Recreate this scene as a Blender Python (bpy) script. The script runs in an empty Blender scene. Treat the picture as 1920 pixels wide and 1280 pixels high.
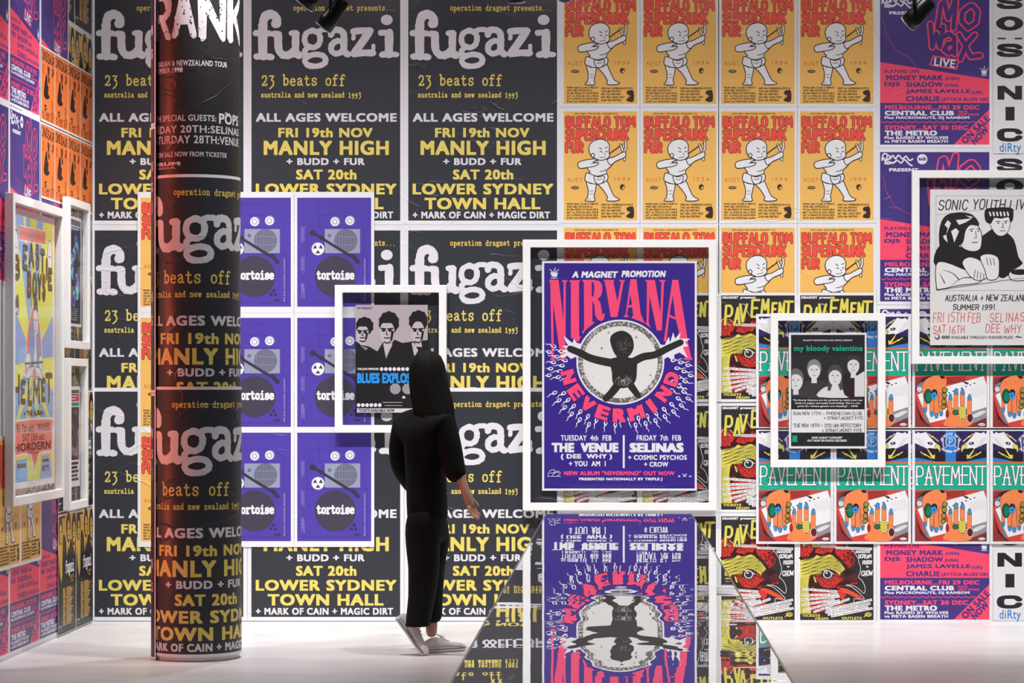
import bpy, bmesh, math, random
from mathutils import Vector, Matrix

R = math.radians
SC = bpy.context.scene
COL = SC.collection

# ------------------------------------------------------------------ camera, world, lights, exposure
FPX = 4650.0            # focal length in pixels of the 1920 px wide frame
D = 15.5                # distance of the back wall
H = 1.45                # camera height
cam_d = bpy.data.cameras.new('camera')
cam_d.sensor_width = 36.0
cam_d.lens = FPX / 1920.0 * 36.0
cam_d.shift_x = -(1156 - 960) / 1920.0
cam_d.shift_y = (730 - 640) / 1920.0
cam_d.clip_end = 100
cam = bpy.data.objects.new('camera', cam_d)
cam.location = (0, 0, H)
cam.rotation_euler = (R(90), 0, 0)
COL.objects.link(cam)
SC.camera = cam

SC.view_settings.view_transform = 'Standard'
SC.view_settings.look = 'None'
SC.view_settings.gamma = 1
SC.view_settings.use_curve_mapping = False
SC.view_settings.exposure = 0.0

w = bpy.data.worlds.new('world')
SC.world = w
w.use_nodes = True
w.node_tree.nodes['Background'].inputs[0].default_value = (0.80, 0.82, 0.9, 1)
w.node_tree.nodes['Background'].inputs[1].default_value = 0.14


def spot(name, loc, target, power, angle, blend=0.6, size=0.06, color=(1, 1, 1)):
    l = bpy.data.lights.new(name, 'SPOT')
    l.energy = power
    l.spot_size = R(angle)
    l.spot_blend = blend
    l.shadow_soft_size = size
    l.color = color
    o = bpy.data.objects.new(name, l)
    o.location = loc
    d = Vector(target) - Vector(loc)
    o.rotation_euler = d.to_track_quat('-Z', 'Y').to_euler()
    COL.objects.link(o)
    return o


WASH = (1.0, 0.985, 0.99)
WARM = (1.0, 0.92, 0.93)
K = 0.90                # one dimmer for the wall row
for x in (-2.75, -1.6, -0.45, 0.7, 1.85, 3.0):
    spot('wall_row_lamp', (x, 13.3, 4.5), (x, 15.5, 0.1), 174 * K, 90, 1.0, 0.05, WASH)
    spot('wall_row_lamp', (x, 14.2, 4.5), (x, 15.5, 3.2), 34 * K, 90, 1.0, 0.05, WARM)
    spot('wall_row_lamp', (x, 13.3, 4.5), (x, 14.8, 0.0), 270 * K, 50, 1.0, 0.05, WASH)
    spot('wall_row_lamp', (x, 13.3, 4.5), (x, 15.5, 0.8), 94 * K, 50, 1.0, 0.05, WASH)
for x in (-2.2, -0.45, 1.3, 3.0):  # unseen fill spots, added to brighten the foreground floor
    spot('floor_fill', (x, 12.0, 4.5), (x, 11.0, 0.0), 85 * K, 90, 1.0, 0.08, WARM)
    spot('floor_fill', (x, 7.5, 4.5), (x, 6.5, 0.0), 75 * K, 90, 1.0, 0.08, WARM)
for y in (12.9, 14.3):
    spot('side_row_lamp', (-1.75, y, 4.5), (-3.27, y + .1, 0.6), 250, 80, 1.0, 0.05, WASH)
for z in (0.7, 1.9, 3.1):
    spot('red_lamp', (-4.2, 12.62, z), (-2.3, 13.42, z), 85, 60, 0.8, 0.12, (1.0, 0.13, 0.05))


# ------------------------------------------------------------------ materials
def lin(h):
    h = h.lstrip('#')
    out = []
    for i in (0, 2, 4):
        c = int(h[i:i + 2], 16) / 255.0
        out.append(c / 12.92 if c <= 0.04045 else ((c + 0.055) / 1.055) ** 2.4)
    return (out[0], out[1], out[2], 1.0)


def wrinkle_group():
    """creased, pasted paper: a height made of a few warped ridges and a fine ripple"""
    g = bpy.data.node_groups.new('pasted_paper', 'ShaderNodeTree')
    g.interface.new_socket('Normal', in_out='OUTPUT', socket_type='NodeSocketVector')
    n, lk = g.nodes, g.links
    out = n.new('NodeGroupOutput')
    geo = n.new('ShaderNodeNewGeometry')
    mp = n.new('ShaderNodeMapping')
    mp.inputs['Scale'].default_value = (1.0, 1.0, 1.9)
    lk.new(geo.outputs['Position'], mp.inputs['Vector'])
    n1 = n.new('ShaderNodeTexNoise')
    n1.inputs['Scale'].default_value = 1.7
    n1.inputs['Detail'].default_value = 2.5
    n1.inputs['Distortion'].default_value = 0.6
    lk.new(mp.outputs[0], n1.inputs['Vector'])
    s = n.new('ShaderNodeMath'); s.operation = 'SUBTRACT'; s.inputs[1].default_value = 0.5
    lk.new(n1.outputs['Fac'], s.inputs[0])
    a = n.new('ShaderNodeMath'); a.operation = 'ABSOLUTE'
    lk.new(s.outputs[0], a.inputs[0])
    m = n.new('ShaderNodeMapRange')
    m.inputs['From Min'].default_value = 0.0
    m.inputs['From Max'].default_value = 0.012
    m.inputs['To Min'].default_value = 1.0
    m.inputs['To Max'].default_value = 0.0
    lk.new(a.outputs[0], m.inputs['Value'])
    # only part of each ridge shows
    n2 = n.new('ShaderNodeTexNoise'); n2.inputs['Scale'].default_value = 2.3
    lk.new(geo.outputs['Position'], n2.inputs['Vector'])
    m2 = n.new('ShaderNodeMapRange')
    m2.inputs['From Min'].default_value = 0.50
    m2.inputs['From Max'].default_value = 0.62
    lk.new(n2.outputs['Fac'], m2.inputs['Value'])
    mu = n.new('ShaderNodeMath'); mu.operation = 'MULTIPLY'
    lk.new(m.outputs[0], mu.inputs[0]); lk.new(m2.outputs[0], mu.inputs[1])
    n3 = n.new('ShaderNodeTexNoise'); n3.inputs['Scale'].default_value = 9.0
    n3.inputs['Detail'].default_value = 3
    lk.new(geo.outputs['Position'], n3.inputs['Vector'])
    ma = n.new('ShaderNodeMath'); ma.operation = 'MULTIPLY_ADD'
    ma.inputs[1].default_value = 0.55
    lk.new(n3.outputs['Fac'], ma.inputs[0]); lk.new(mu.outputs[0], ma.inputs[2])
    b = n.new('ShaderNodeBump')
    b.inputs['Strength'].default_value = 1.0
    b.inputs['Distance'].default_value = 0.0022
    lk.new(ma.outputs[0], b.inputs['Height'])
    lk.new(b.outputs[0], out.inputs[0])
    return g


WRINKLE = wrinkle_group()
_ink = {}


def ink(h, flat=False):
    """printing ink or bare paper of one colour"""
    if (h, flat) not in _ink:
        m = bpy.data.materials.new('ink_' + h)
        m.use_nodes = True
        p = m.node_tree.nodes['Principled BSDF']
        p.inputs['Base Color'].default_value = lin(h)
        p.inputs['Roughness'].default_value = 0.42
        p.inputs['Specular IOR Level'].default_value = 0.35
        if flat:        # a print lying flat behind acrylic
            nz = m.node_tree.nodes.new('ShaderNodeTexNoise'); nz.inputs['Scale'].default_value = 6
            mr = m.node_tree.nodes.new('ShaderNodeMapRange'); mr.inputs['To Min'].default_value = .42; mr.inputs['To Max'].default_value = .5
            m.node_tree.links.new(nz.outputs['Fac'], mr.inputs['Value']); m.node_tree.links.new(mr.outputs[0], p.inputs['Roughness'])
        else:
            g = m.node_tree.nodes.new('ShaderNodeGroup')
            g.node_tree = WRINKLE
            m.node_tree.links.new(g.outputs[0], p.inputs['Normal'])
        _ink[(h, flat)] = m
    return _ink[(h, flat)]


_mat = {}


def mat(name, h, rough=0.5, metal=0.0, spec=0.5, bump=0.0, scale=40.0):
    if name in _mat:
        return _mat[name]
    m = bpy.data.materials.new(name)
    m.use_nodes = True
    nt = m.node_tree
    p = nt.nodes['Principled BSDF']
    p.inputs['Base Color'].default_value = lin(h)
    p.inputs['Roughness'].default_value = rough
    p.inputs['Metallic'].default_value = metal
    p.inputs['Specular IOR Level'].default_value = spec
    tc = nt.nodes.new('ShaderNodeTexCoord')
    nz = nt.nodes.new('ShaderNodeTexNoise')
    nz.inputs['Scale'].default_value = scale
    nz.inputs['Detail'].default_value = 4
    nt.links.new(tc.outputs['Object'], nz.inputs['Vector'])
    mr = nt.nodes.new('ShaderNodeMapRange')
    mr.inputs['To Min'].default_value = max(0.0, rough - 0.05)
    mr.inputs['To Max'].default_value = min(1.0, rough + 0.05)
    nt.links.new(nz.outputs['Fac'], mr.inputs['Value'])
    nt.links.new(mr.outputs[0], p.inputs['Roughness'])
    if bump:
        b = nt.nodes.new('ShaderNodeBump')
        b.inputs['Distance'].default_value = bump
        nt.links.new(nz.outputs['Fac'], b.inputs['Height'])
        nt.links.new(b.outputs[0], p.inputs['Normal'])
    _mat[name] = m
    return m


def glazing_mat():
    """clear acrylic sheet: a faint grey tint and a mirror that grows towards grazing angles"""
    m = bpy.data.materials.new('acrylic_glazing')
    m.use_nodes = True
    nt = m.node_tree
    nt.nodes.remove(nt.nodes['Principled BSDF'])
    out = nt.nodes['Material Output']
    tr = nt.nodes.new('ShaderNodeBsdfTransparent')
    tr.inputs[0].default_value = (0.972, 0.972, 0.975, 1)
    gl = nt.nodes.new('ShaderNodeBsdfGlossy')
    gl.inputs['Roughness'].default_value = 0.02
    gl.inputs['Color'].default_value = (1, 1, 1, 1)
    lw = nt.nodes.new('ShaderNodeLayerWeight')
    lw.inputs['Blend'].default_value = 0.5
    pw = nt.nodes.new('ShaderNodeMath'); pw.operation = 'POWER'; pw.inputs[1].default_value = 5.0
    nt.links.new(lw.outputs['Facing'], pw.inputs[0])
    ma = nt.nodes.new('ShaderNodeMath'); ma.operation = 'MULTIPLY_ADD'
    ma.inputs[1].default_value = 0.14; ma.inputs[2].default_value = 0.018
    nt.links.new(pw.outputs[0], ma.inputs[0])
    mx = nt.nodes.new('ShaderNodeMixShader')
    nt.links.new(ma.outputs[0], mx.inputs[0])
    nt.links.new(tr.outputs[0], mx.inputs[1])
    nt.links.new(gl.outputs[0], mx.inputs[2])
    nt.links.new(mx.outputs[0], out.inputs['Surface'])
    return m


# ------------------------------------------------------------------ scene helpers
def tag(o, label=None, cat=None, group=None, kind=None):
    if label: o['label'] = label
    if cat: o['category'] = cat
    if group: o['group'] = group
    if kind: o['kind'] = kind
    return o


def link(name, me, parent=None, loc=(0, 0, 0), rotz=0.0):
    o = bpy.data.objects.new(name, me)
    COL.objects.link(o)
    o.location = loc
    o.rotation_euler = (0, 0, rotz)
    if parent is not None:
        o.parent = parent
    return o


def empty(name, loc, rotz=0.0):
    o = bpy.data.objects.new(name, None)
    COL.objects.link(o)
    o.location = loc
    o.rotation_euler = (0, 0, rotz)
    o.empty_display_size = 0.1
    return o


def mesh_of(name, verts, faces, mats, idx=None, smooth=False):
    me = bpy.data.meshes.new(name)
    me.from_pydata(verts, [], faces)
    for m in mats:
        me.materials.append(m)
    if idx:
        me.polygons.foreach_set('material_index', idx)
    if smooth:
        me.polygons.foreach_set('use_smooth', [True] * len(me.polygons))
    me.update()
    return me


def box_mesh(name, boxes, m, bevel=0.0):
    bm = bmesh.new()
    for (x0, x1, y0, y1, z0, z1) in boxes:
        r = bmesh.ops.create_cube(bm, size=1.0)
        for v in r['verts']:
            v.co = Vector((x0 + (v.co.x + .5) * (x1 - x0), y0 + (v.co.y + .5) * (y1 - y0), z0 + (v.co.z + .5) * (z1 - z0)))
    if bevel:
        bmesh.ops.bevel(bm, geom=bm.edges[:], offset=bevel, segments=2, affect='EDGES', profile=0.5)
    bmesh.ops.recalc_face_normals(bm, faces=bm.faces[:])
    me = bpy.data.meshes.new(name)
    bm.to_mesh(me)
    bm.free()
    me.materials.append(m)
    return me


def lathe_mesh(name, prof, m, seg=32, mtx=None, smooth=True):
    """prof: (r, z) pairs turned around Z"""
    vs, fs = [], []
    for r, z in prof:
        for k in range(seg):
            a = 2 * math.pi * k / seg
            vs.append((r * math.cos(a), r * math.sin(a), z))
    n = len(prof)
    for i in range(n - 1):
        for k in range(seg):
            k2 = (k + 1) % seg
            fs.append((i * seg + k, i * seg + k2, (i + 1) * seg + k2, (i + 1) * seg + k))
    if prof[0][0] > 1e-6: fs.append(tuple(reversed(range(seg))))
    if prof[-1][0] > 1e-6: fs.append(tuple((n - 1) * seg + k for k in range(seg)))
    if mtx is not None:
        vs = [tuple(mtx @ Vector(v)) for v in vs]
    return mesh_of(name, vs, fs, [m], None, smooth)


def tube_mesh(name, pts, r, m, seg=10):
    pts = [Vector(p) for p in pts]
    vs, fs = [], []
    for i, p in enumerate(pts):
        t = (pts[min(i + 1, len(pts) - 1)] - pts[max(i - 1, 0)]).normalized()
        up = Vector((0, 0, 1)) if abs(t.z) < 0.9 else Vector((1, 0, 0))
        a = t.cross(up).normalized()
        b = t.cross(a)
        rr = r[i] if isinstance(r, (list, tuple)) else r
        for k in range(seg):
            an = 2 * math.pi * k / seg
            vs.append(tuple(p + a * (rr * math.cos(an)) + b * (rr * math.sin(an))))
    for i in range(len(pts) - 1):
        for k in range(seg):
            k2 = (k + 1) % seg
            fs.append((i * seg + k, i * seg + k2, (i + 1) * seg + k2, (i + 1) * seg + k))
    fs.append(tuple(reversed(range(seg))))
    fs.append(tuple((len(pts) - 1) * seg + k for k in range(seg)))
    return mesh_of(name, vs, fs, [m], None, True)


def WX(px, z=D): return (px - 1156) * z / FPX
def WZ(py, z=D): return H + (730 - py) * z / FPX


# ------------------------------------------------------------------ the setting
def make_setting():
    wall = mat('white_wall_paper', 'e2e2e5', 0.6, bump=0.0006, scale=25)
    o = link('wall_back', box_mesh('wall_back', [(-3.35, 6.0, D, D + .12, -0.05, 4.7)], wall)); tag(o, kind='structure')
    o = link('wall_left', box_mesh('wall_left', [(-3.39, -3.27, 13.07, D, -0.05, 4.7)], wall)); tag(o, kind='structure')
    # polished pale floor
    m = bpy.data.materials.new('polished_floor')
    m.use_nodes = True
    nt = m.node_tree
    p = nt.nodes['Principled BSDF']
    tc = nt.nodes.new('ShaderNodeTexCoord')
    mp = nt.nodes.new('ShaderNodeMapping'); mp.inputs['Scale'].default_value = (0.8, 2.2, 1)
    nt.links.new(tc.outputs['Object'], mp.inputs['Vector'])
    nz = nt.nodes.new('ShaderNodeTexNoise'); nz.inputs['Scale'].default_value = 2.0; nz.inputs['Detail'].default_value = 6
    nt.links.new(mp.outputs[0], nz.inputs['Vector'])
    cr = nt.nodes.new('ShaderNodeValToRGB')
    cr.color_ramp.elements[0].position = 0.3; cr.color_ramp.elements[0].color = lin('d3d0d0')
    cr.color_ramp.elements[1].position = 0.7; cr.color_ramp.elements[1].color = lin('e3e1e0')
    nt.links.new(nz.outputs['Fac'], cr.inputs[0])
    nt.links.new(cr.outputs[0], p.inputs['Base Color'])
    mr = nt.nodes.new('ShaderNodeMapRange'); mr.inputs['To Min'].default_value = 0.28; mr.inputs['To Max'].default_value = 0.42
    nt.links.new(nz.outputs['Fac'], mr.inputs['Value'])
    nt.links.new(mr.outputs[0], p.inputs['Roughness'])
    p.inputs['Specular IOR Level'].default_value = 0.4
    o = link('floor', box_mesh('floor', [(-9, 9, -1.5, D + .12, -0.12, 0.0)], m)); tag(o, kind='structure')
    c = mat('dark_ceiling', '2a2a2c', 0.9)
    o = link('ceiling', box_mesh('ceiling', [(-9, 9, -1.5, D + .12, 4.7, 4.8)], c)); tag(o, kind='structure')

# ------------------------------------------------------------------ printing: lettering and flat artwork as thin ink layers
STEP = 0.000006         # thickness of one layer of ink
_txt = {}


def glyphs(body, bold, space):
    """(verts2d, faces, bbox) of a line set in the built-in sans, made heavier by spreading the ink"""
    k = (body, bold, space)
    if k in _txt: return _txt[k]
    c = bpy.data.curves.new('line', 'FONT')
    c.body = body
    c.resolution_u = 3
    c.fill_mode = 'FRONT'
    c.space_character = space
    o = bpy.data.objects.new('line', c)
    COL.objects.link(o)
    dg = bpy.context.evaluated_depsgraph_get()
    ev = o.evaluated_get(dg)
    me = ev.to_mesh()
    v0 = [(v.co.x, v.co.y) for v in me.vertices]
    f0 = [tuple(p.vertices) for p in me.polygons]
    ev.to_mesh_clear()
    bpy.data.objects.remove(o)
    bpy.data.curves.remove(c)
    V, F, cnt = [], [], len(v0)
    offs = [(0, 0)] if bold == 0 else [(-bold, -bold * .7), (bold, -bold * .7), (-bold, bold * .7), (bold, bold * .7), (0, 0)]
    for dx, dy in offs:
        n = len(V)
        V += [(x + dx, y + dy) for x, y in v0]
        F += [tuple(i + n for i in f) for f in f0]
    xs = [v[0] for v in V]; ys = [v[1] for v in V]
    _txt[k] = (V, F, (min(xs), min(ys), max(xs), max(ys)), f0, cnt)
    return _txt[k]


def parse(s):
    return [[tuple(float(q) for q in p.split(',')) for p in line.split()] for line in s.split('|')]


CAPS = {k: parse(v) for k, v in {
    'A': '0,0 .5,1 1,0|.2,.38 .8,.38', 'B': '0,0 0,1 .65,1 .9,.86 .9,.64 .65,.52 0,.52|.65,.52 1,.38 1,.14 .7,0 0,0',
    'C': '1,.8 .75,1 .25,1 0,.75 0,.25 .25,0 .75,0 1,.2', 'D': '0,0 0,1 .6,1 1,.7 1,.3 .6,0 0,0', 'E': '1,1 0,1 0,0 1,0|0,.52 .75,.52',
    'F': '1,1 0,1 0,0|0,.52 .75,.52', 'G': '1,.8 .75,1 .25,1 0,.75 0,.25 .25,0 .75,0 1,.2 1,.45 .6,.45', 'H': '0,0 0,1|1,0 1,1|0,.5 1,.5',
    'I': '.5,0 .5,1', 'J': '1,1 1,.2 .7,0 .3,0 0,.2', 'K': '0,0 0,1|1,1 0,.42|.3,.58 1,0', 'L': '0,1 0,0 1,0',
    'M': '0,0 .1,1 .5,.35 .9,1 1,0', 'N': '0,0 0,1 1,0 1,1', 'O': '.25,0 0,.25 0,.75 .25,1 .75,1 1,.75 1,.25 .75,0 .25,0',
    'P': '0,0 0,1 .7,1 1,.85 1,.58 .7,.45 0,.45', 'Q': '.25,0 0,.25 0,.75 .25,1 .75,1 1,.75 1,.25 .75,0 .25,0|.6,.3 1,-.05',
    'R': '0,0 0,1 .7,1 1,.85 1,.6 .7,.47 0,.47|.5,.47 1,0', 'S': '1,.82 .75,1 .25,1 0,.8 .05,.6 .95,.4 1,.2 .75,0 .25,0 0,.18',
    'T': '0,1 1,1|.5,1 .5,0', 'U': '0,1 0,.2 .25,0 .75,0 1,.2 1,1', 'V': '0,1 .5,0 1,1', 'W': '0,1 .22,0 .5,.7 .78,0 1,1',
    'X': '0,0 1,1|0,1 1,0', 'Y': '0,1 .5,.5 1,1|.5,.5 .5,0', 'Z': '0,1 1,1 0,0 1,0',
    '0': '.3,0 0,.3 0,.7 .3,1 .7,1 1,.7 1,.3 .7,0 .3,0', '1': '.25,.8 .5,1 .5,0', '2': '0,.8 .3,1 .75,1 1,.75 .9,.5 0,0 1,0',
    '3': '0,1 1,1 .5,.6 1,.4 .9,.1 .5,0 0,.1', '4': '.75,0 .75,1 0,.35 1,.35', '5': '1,1 .1,1 0,.55 .6,.6 1,.4 .9,.1 .5,0 0,.1',
    '6': '.9,1 .3,.8 0,.3 .25,0 .75,0 1,.25 .8,.5 .1,.45', '7': '0,1 1,1 .35,0', '8': '.5,.52 .1,.75 .3,1 .7,1 .9,.75 .5,.52 0,.25 .25,0 .75,0 1,.25 .5,.52',
    '9': '.1,0 .7,.2 1,.7 .75,1 .25,1 0,.75 .2,.5 .9,.55', '+': '.1,.45 .9,.45|.5,.15 .5,.8', '-': '.1,.45 .9,.45', '.': '.45,0 .55,0',
    "'": '.5,1 .45,.75', '"': '.3,1 .3,.75|.7,1 .7,.75', '&': '1,0 .1,.75 .35,1 .6,.8 0,.3 .3,0 1,.4', ':': '.5,.1 .5,.15|.5,.6 .5,.65',
}.items()}
NARROW = {'I': .3, '1': .5, '.': .35, "'": .3, ':': .35, 'M': 1.3, 'W': 1.4, 'J': .8, 'E': .85, 'F': .85, 'L': .8}

LOWER = {k: parse(v) for k, v in {
    'a': '.12,.82 .35,1 .65,.95 .74,.72 .74,.15 .98,.02|.74,.58 .35,.55 .1,.3 .22,.04 .5,.02 .74,.25',
    'b': '.02,1.5 .2,1.5 .2,0|.2,.72 .45,1 .8,.88 .92,.5 .8,.12 .45,0 .2,.25',
    'd': '.6,1.5 .8,1.5 .8,.05 .98,.02|.8,.72 .55,1 .2,.88 .08,.5 .2,.12 .55,0 .8,.25',
    'e': '.1,.52 .9,.55 .8,.88 .5,1 .2,.87 .08,.5 .22,.12 .55,0 .88,.16', 'f': '.88,1.36 .75,1.5 .5,1.48 .36,1.25 .36,0|.06,.95 .75,.95|.1,0 .65,0',
    'g': '.45,1 .18,.9 .12,.68 .22,.45 .45,.38 .68,.45 .76,.68 .68,.9 .45,1|.66,.92 .95,1|.25,.42 .16,.22 .4,.1 .75,.06 .88,-.15 .74,-.4 .35,-.44 .08,-.28 .14,-.05 .35,.1',
    'h': '.02,1.5 .18,1.5 .18,0|.0,0 .36,0|.18,.72 .45,1 .72,.95 .8,.7 .8,0|.64,0 .98,0', 'i': '.2,.97 .52,.97 .52,0|.15,0 .9,0|.48,1.38 .54,1.42',
    'l': '.2,1.5 .52,1.5 .52,0|.15,0 .9,0', 'n': '.02,.97 .18,.97 .18,0|.0,0 .36,0|.18,.72 .45,1 .72,.95 .8,.7 .8,0|.64,0 .98,0',
    'o': '.5,1 .2,.88 .08,.5 .2,.12 .5,0 .8,.12 .92,.5 .8,.88 .5,1', 'p': '.02,.97 .2,.97 .2,-.5|.02,-.5 .42,-.5|.2,.72 .45,1 .8,.88 .92,.5 .8,.12 .45,0 .2,.25',
    'r': '.1,.97 .32,.97 .32,0|.1,0 .6,0|.32,.65 .55,.95 .8,1 .92,.85', 's': '.85,.75 .82,.98 .45,1 .18,.88 .2,.62 .8,.42 .86,.15 .6,0 .25,.02 .12,.28',
    't': '.4,1.35 .4,.2 .55,.02 .8,.05 .92,.2|.1,.97 .8,.97', 'u': '.0,.97 .18,.97 .2,.25 .35,.03 .6,.05 .8,.28|.62,.97 .8,.97 .8,.04 .98,.02',
    'w': '.0,.97 .3,.97|.12,.97 .3,0 .5,.8 .7,0 .88,.97|.7,.97 1,.97', 'z': '.15,.75 .15,.97 .85,.97 .12,.02 .88,.02 .9,.25',
    '1': '.25,1.1 .52,1.4 .52,0|.2,0 .85,0', '2': '.1,1.05 .25,1.38 .7,1.38 .86,1.05 .7,.65 .1,.05 .88,.05 .9,.25', '3': '.12,1.35 .85,1.35 .45,.8 .8,.62 .85,.15 .55,-.2 .2,-.42',
    '9': '.2,-.35 .65,-.05 .88,.6 .75,1.05 .4,1.1 .15,.8 .3,.45 .8,.55', '5': '.85,1.38 .25,1.38 .2,.75 .7,.75 .88,.35 .6,-.1 .15,-.35', '.': '.45,0 .55,.04',
}.items()}


def crom(pts, n=5, closed=False):
    out = []
    L = len(pts)
    rng = range(L) if closed else range(L - 1)
    for i in rng:
        p0 = pts[(i - 1) % L] if closed or i > 0 else pts[0]
        p1 = pts[i]
        p2 = pts[(i + 1) % L]
        p3 = pts[(i + 2) % L] if closed or i + 2 < L else pts[-1]
        for k in range(n):
            t = k / n
            out.append(tuple(0.5 * ((2 * p1[d]) + (-p0[d] + p2[d]) * t + (2 * p0[d] - 5 * p1[d] + 4 * p2[d] - p3[d]) * t * t + (-p0[d] + 3 * p1[d] - 3 * p2[d] + p3[d]) * t ** 3) for d in (0, 1)))
    if not closed: out.append(tuple(pts[-1]))
    return out


class Art:
    """a flat print; drawn in the pixel grid of RECT (x0,y0,x1,y1, y down) and WIDTH metres wide; front is -Y, origin at the bottom centre"""

    def __init__(self, width, rect, margin=0.0, paper='e6e6e9', thick=0.0006, seed=1, flat=False):
        self.flat = flat
        self.r = rect
        self.s = width / (rect[2] - rect[0])
        self.w = width
        self.h = (rect[3] - rect[1]) * self.s
        self.V, self.F, self.M, self.mats = [], [], [], []
        self.y = self.base = -thick
        self.k = self.kmax = 0
        self.mod = 4
        self.T = (0, 0, 1)
        self.hold = False
        self.rng = random.Random(seed)
        m, mv = margin if isinstance(margin, tuple) else (margin, margin)
        mi = self.mi(paper)
        x0, x1, z0, z1 = -width / 2 - m, width / 2 + m, -mv, self.h + mv
        n = len(self.V)
        self.V += [(x0, -thick, z0), (x1, -thick, z0), (x1, -thick, z1), (x0, -thick, z1), (x0, 0, z0), (x1, 0, z0), (x1, 0, z1), (x0, 0, z1)]
        for f in ((0, 1, 2, 3), (5, 4, 7, 6), (4, 0, 3, 7), (1, 5, 6, 2), (3, 2, 6, 7), (4, 5, 1, 0)):
            self.F.append(tuple(n + i for i in f)); self.M.append(mi)

    def mi(self, c):
        m = ink(c, self.flat)
        if m not in self.mats: self.mats.append(m)
        return self.mats.index(m)

    def ground(self, n=12):
        """go back down to the sheet for work that lies beside, not on, the last layers"""
        self.base = -0.0006 - STEP * n
        self.k = self.kmax = 0

    def up(self):
        if not self.hold:
            self.base -= STEP * (1 + self.kmax)
            self.k = self.kmax = 0
        self.y = self.base - STEP * self.k

    def nextpiece(self):
        """overlapping pieces of one layer lie a hair apart"""
        self.k = (self.k + 1) % (31 if self.hold else self.mod)
        self.kmax = max(self.kmax, self.k)
        self.y = self.base - STEP * self.k

    def pt(self, p):
        x = self.T[0] + p[0] * self.T[2]
        y = self.T[1] + p[1] * self.T[-1]
        return ((x - (self.r[0] + self.r[2]) / 2) * self.s, self.y, (self.r[3] - y) * self.s)

    def add(self, pts, faces, c):
        n = len(self.V)
        mi = self.mi(c)
        self.V += [self.pt(p) for p in pts]
        for f in faces:
            self.F.append(tuple(n + i for i in f)); self.M.append(mi)
        self.nextpiece()

    def poly(self, pts, c, smooth=0, line=None, lw=0):
        if smooth: pts = crom(pts, smooth, True)
        pts = list(pts)
        a = sum(pts[i][0] * pts[(i + 1) % len(pts)][1] - pts[(i + 1) % len(pts)][0] * pts[i][1] for i in range(len(pts)))
        if a > 0: pts = pts[::-1]
        self.up()
        self.add(pts, [tuple(range(len(pts)))], c)
        if line: self.stroke(pts, lw, line, closed=True)

    def rect(self, x0, y0, x1, y1, c):
        self.poly([(x0, y0), (x1, y0), (x1, y1), (x0, y1)], c)

    def ell(self, cx, cy, rx, ry, c, n=24, rot=0.0, line=None, lw=0):
        ca, sa = math.cos(rot), math.sin(rot)
        p = [(cx + rx * math.cos(2 * math.pi * k / n) * ca - ry * math.sin(2 * math.pi * k / n) * sa,
              cy + rx * math.cos(2 * math.pi * k / n) * sa + ry * math.sin(2 * math.pi * k / n) * ca) for k in range(n)]
        self.poly(p, c, line=line, lw=lw)

    def stroke(self, pts, wd, c, closed=False, smooth=0, rough=0.0, caps=True, taper=None):
        if smooth: pts = crom(pts, smooth, closed)
        self.up()
        n = len(pts)
        run = sum(math.hypot(pts[i + 1][0] - pts[i][0], pts[i + 1][1] - pts[i][1]) for i in range(n - 1)) / max(1, n - 1)
        keep, self.mod = self.mod, min(31, max(4, 2 * int(wd / max(run, 1e-3) + 1) + 3))
        rad = []
        for i in range(n):
            r = wd / 2
            if taper: r *= taper[0] + (taper[1] - taper[0]) * i / max(1, n - 1)
            if rough: r *= 1 + self.rng.uniform(-rough, rough)
            rad.append(r)
        for i in range(n):
            if i < n - 1 or closed:
                a, b = pts[i], pts[(i + 1) % n]
                ra, rb = rad[i], rad[(i + 1) % n]
                dx, dy = b[0] - a[0], b[1] - a[1]
                L = math.hypot(dx, dy) or 1e-6
                nx, ny = -dy / L, dx / L
                self.add([(a[0] - nx * ra, a[1] - ny * ra), (a[0] + nx * ra, a[1] + ny * ra), (b[0] + nx * rb, b[1] + ny * rb), (b[0] - nx * rb, b[1] - ny * rb)], [(0, 1, 2, 3)], c)
            if caps:
                m = 8 if not rough else 9
                P = []
                for q in range(m):
                    rr = rad[i] * (1 + (self.rng.uniform(-rough, rough) if rough else 0))
                    an = 2 * math.pi * q / m + .3
                    P.append((pts[i][0] + rr * math.cos(an), pts[i][1] - rr * math.sin(an)))
                self.add(P, [tuple(range(m))], c)
        self.mod = keep

    def text(self, body, x0, x1, y0, y1, c, bold=0.035, space=1.08, rot=0.0, shear=0.0, warp=None):
        V, F, (a, b, cc, d), f0, cnt = glyphs(body, bold, space)
        self.up()
        mx, my = (x0 + x1) / 2, (y0 + y1) / 2
        ca, sa = math.cos(rot), math.sin(rot)
        P = []
        for x, y in V:
            u = x0 + (x - a) / (cc - a) * (x1 - x0) - mx
            v = y1 - (y - b) / (d - b) * (y1 - y0) - my
            u -= shear * v
            p = (mx + u * ca - v * sa, my + u * sa + v * ca)
            P.append(warp(*p) if warp else p)
        keep, self.mod = self.mod, 5
        for i in range(0, len(P), cnt): self.add(P[i:i + cnt], f0, c)
        self.mod = keep

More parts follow.
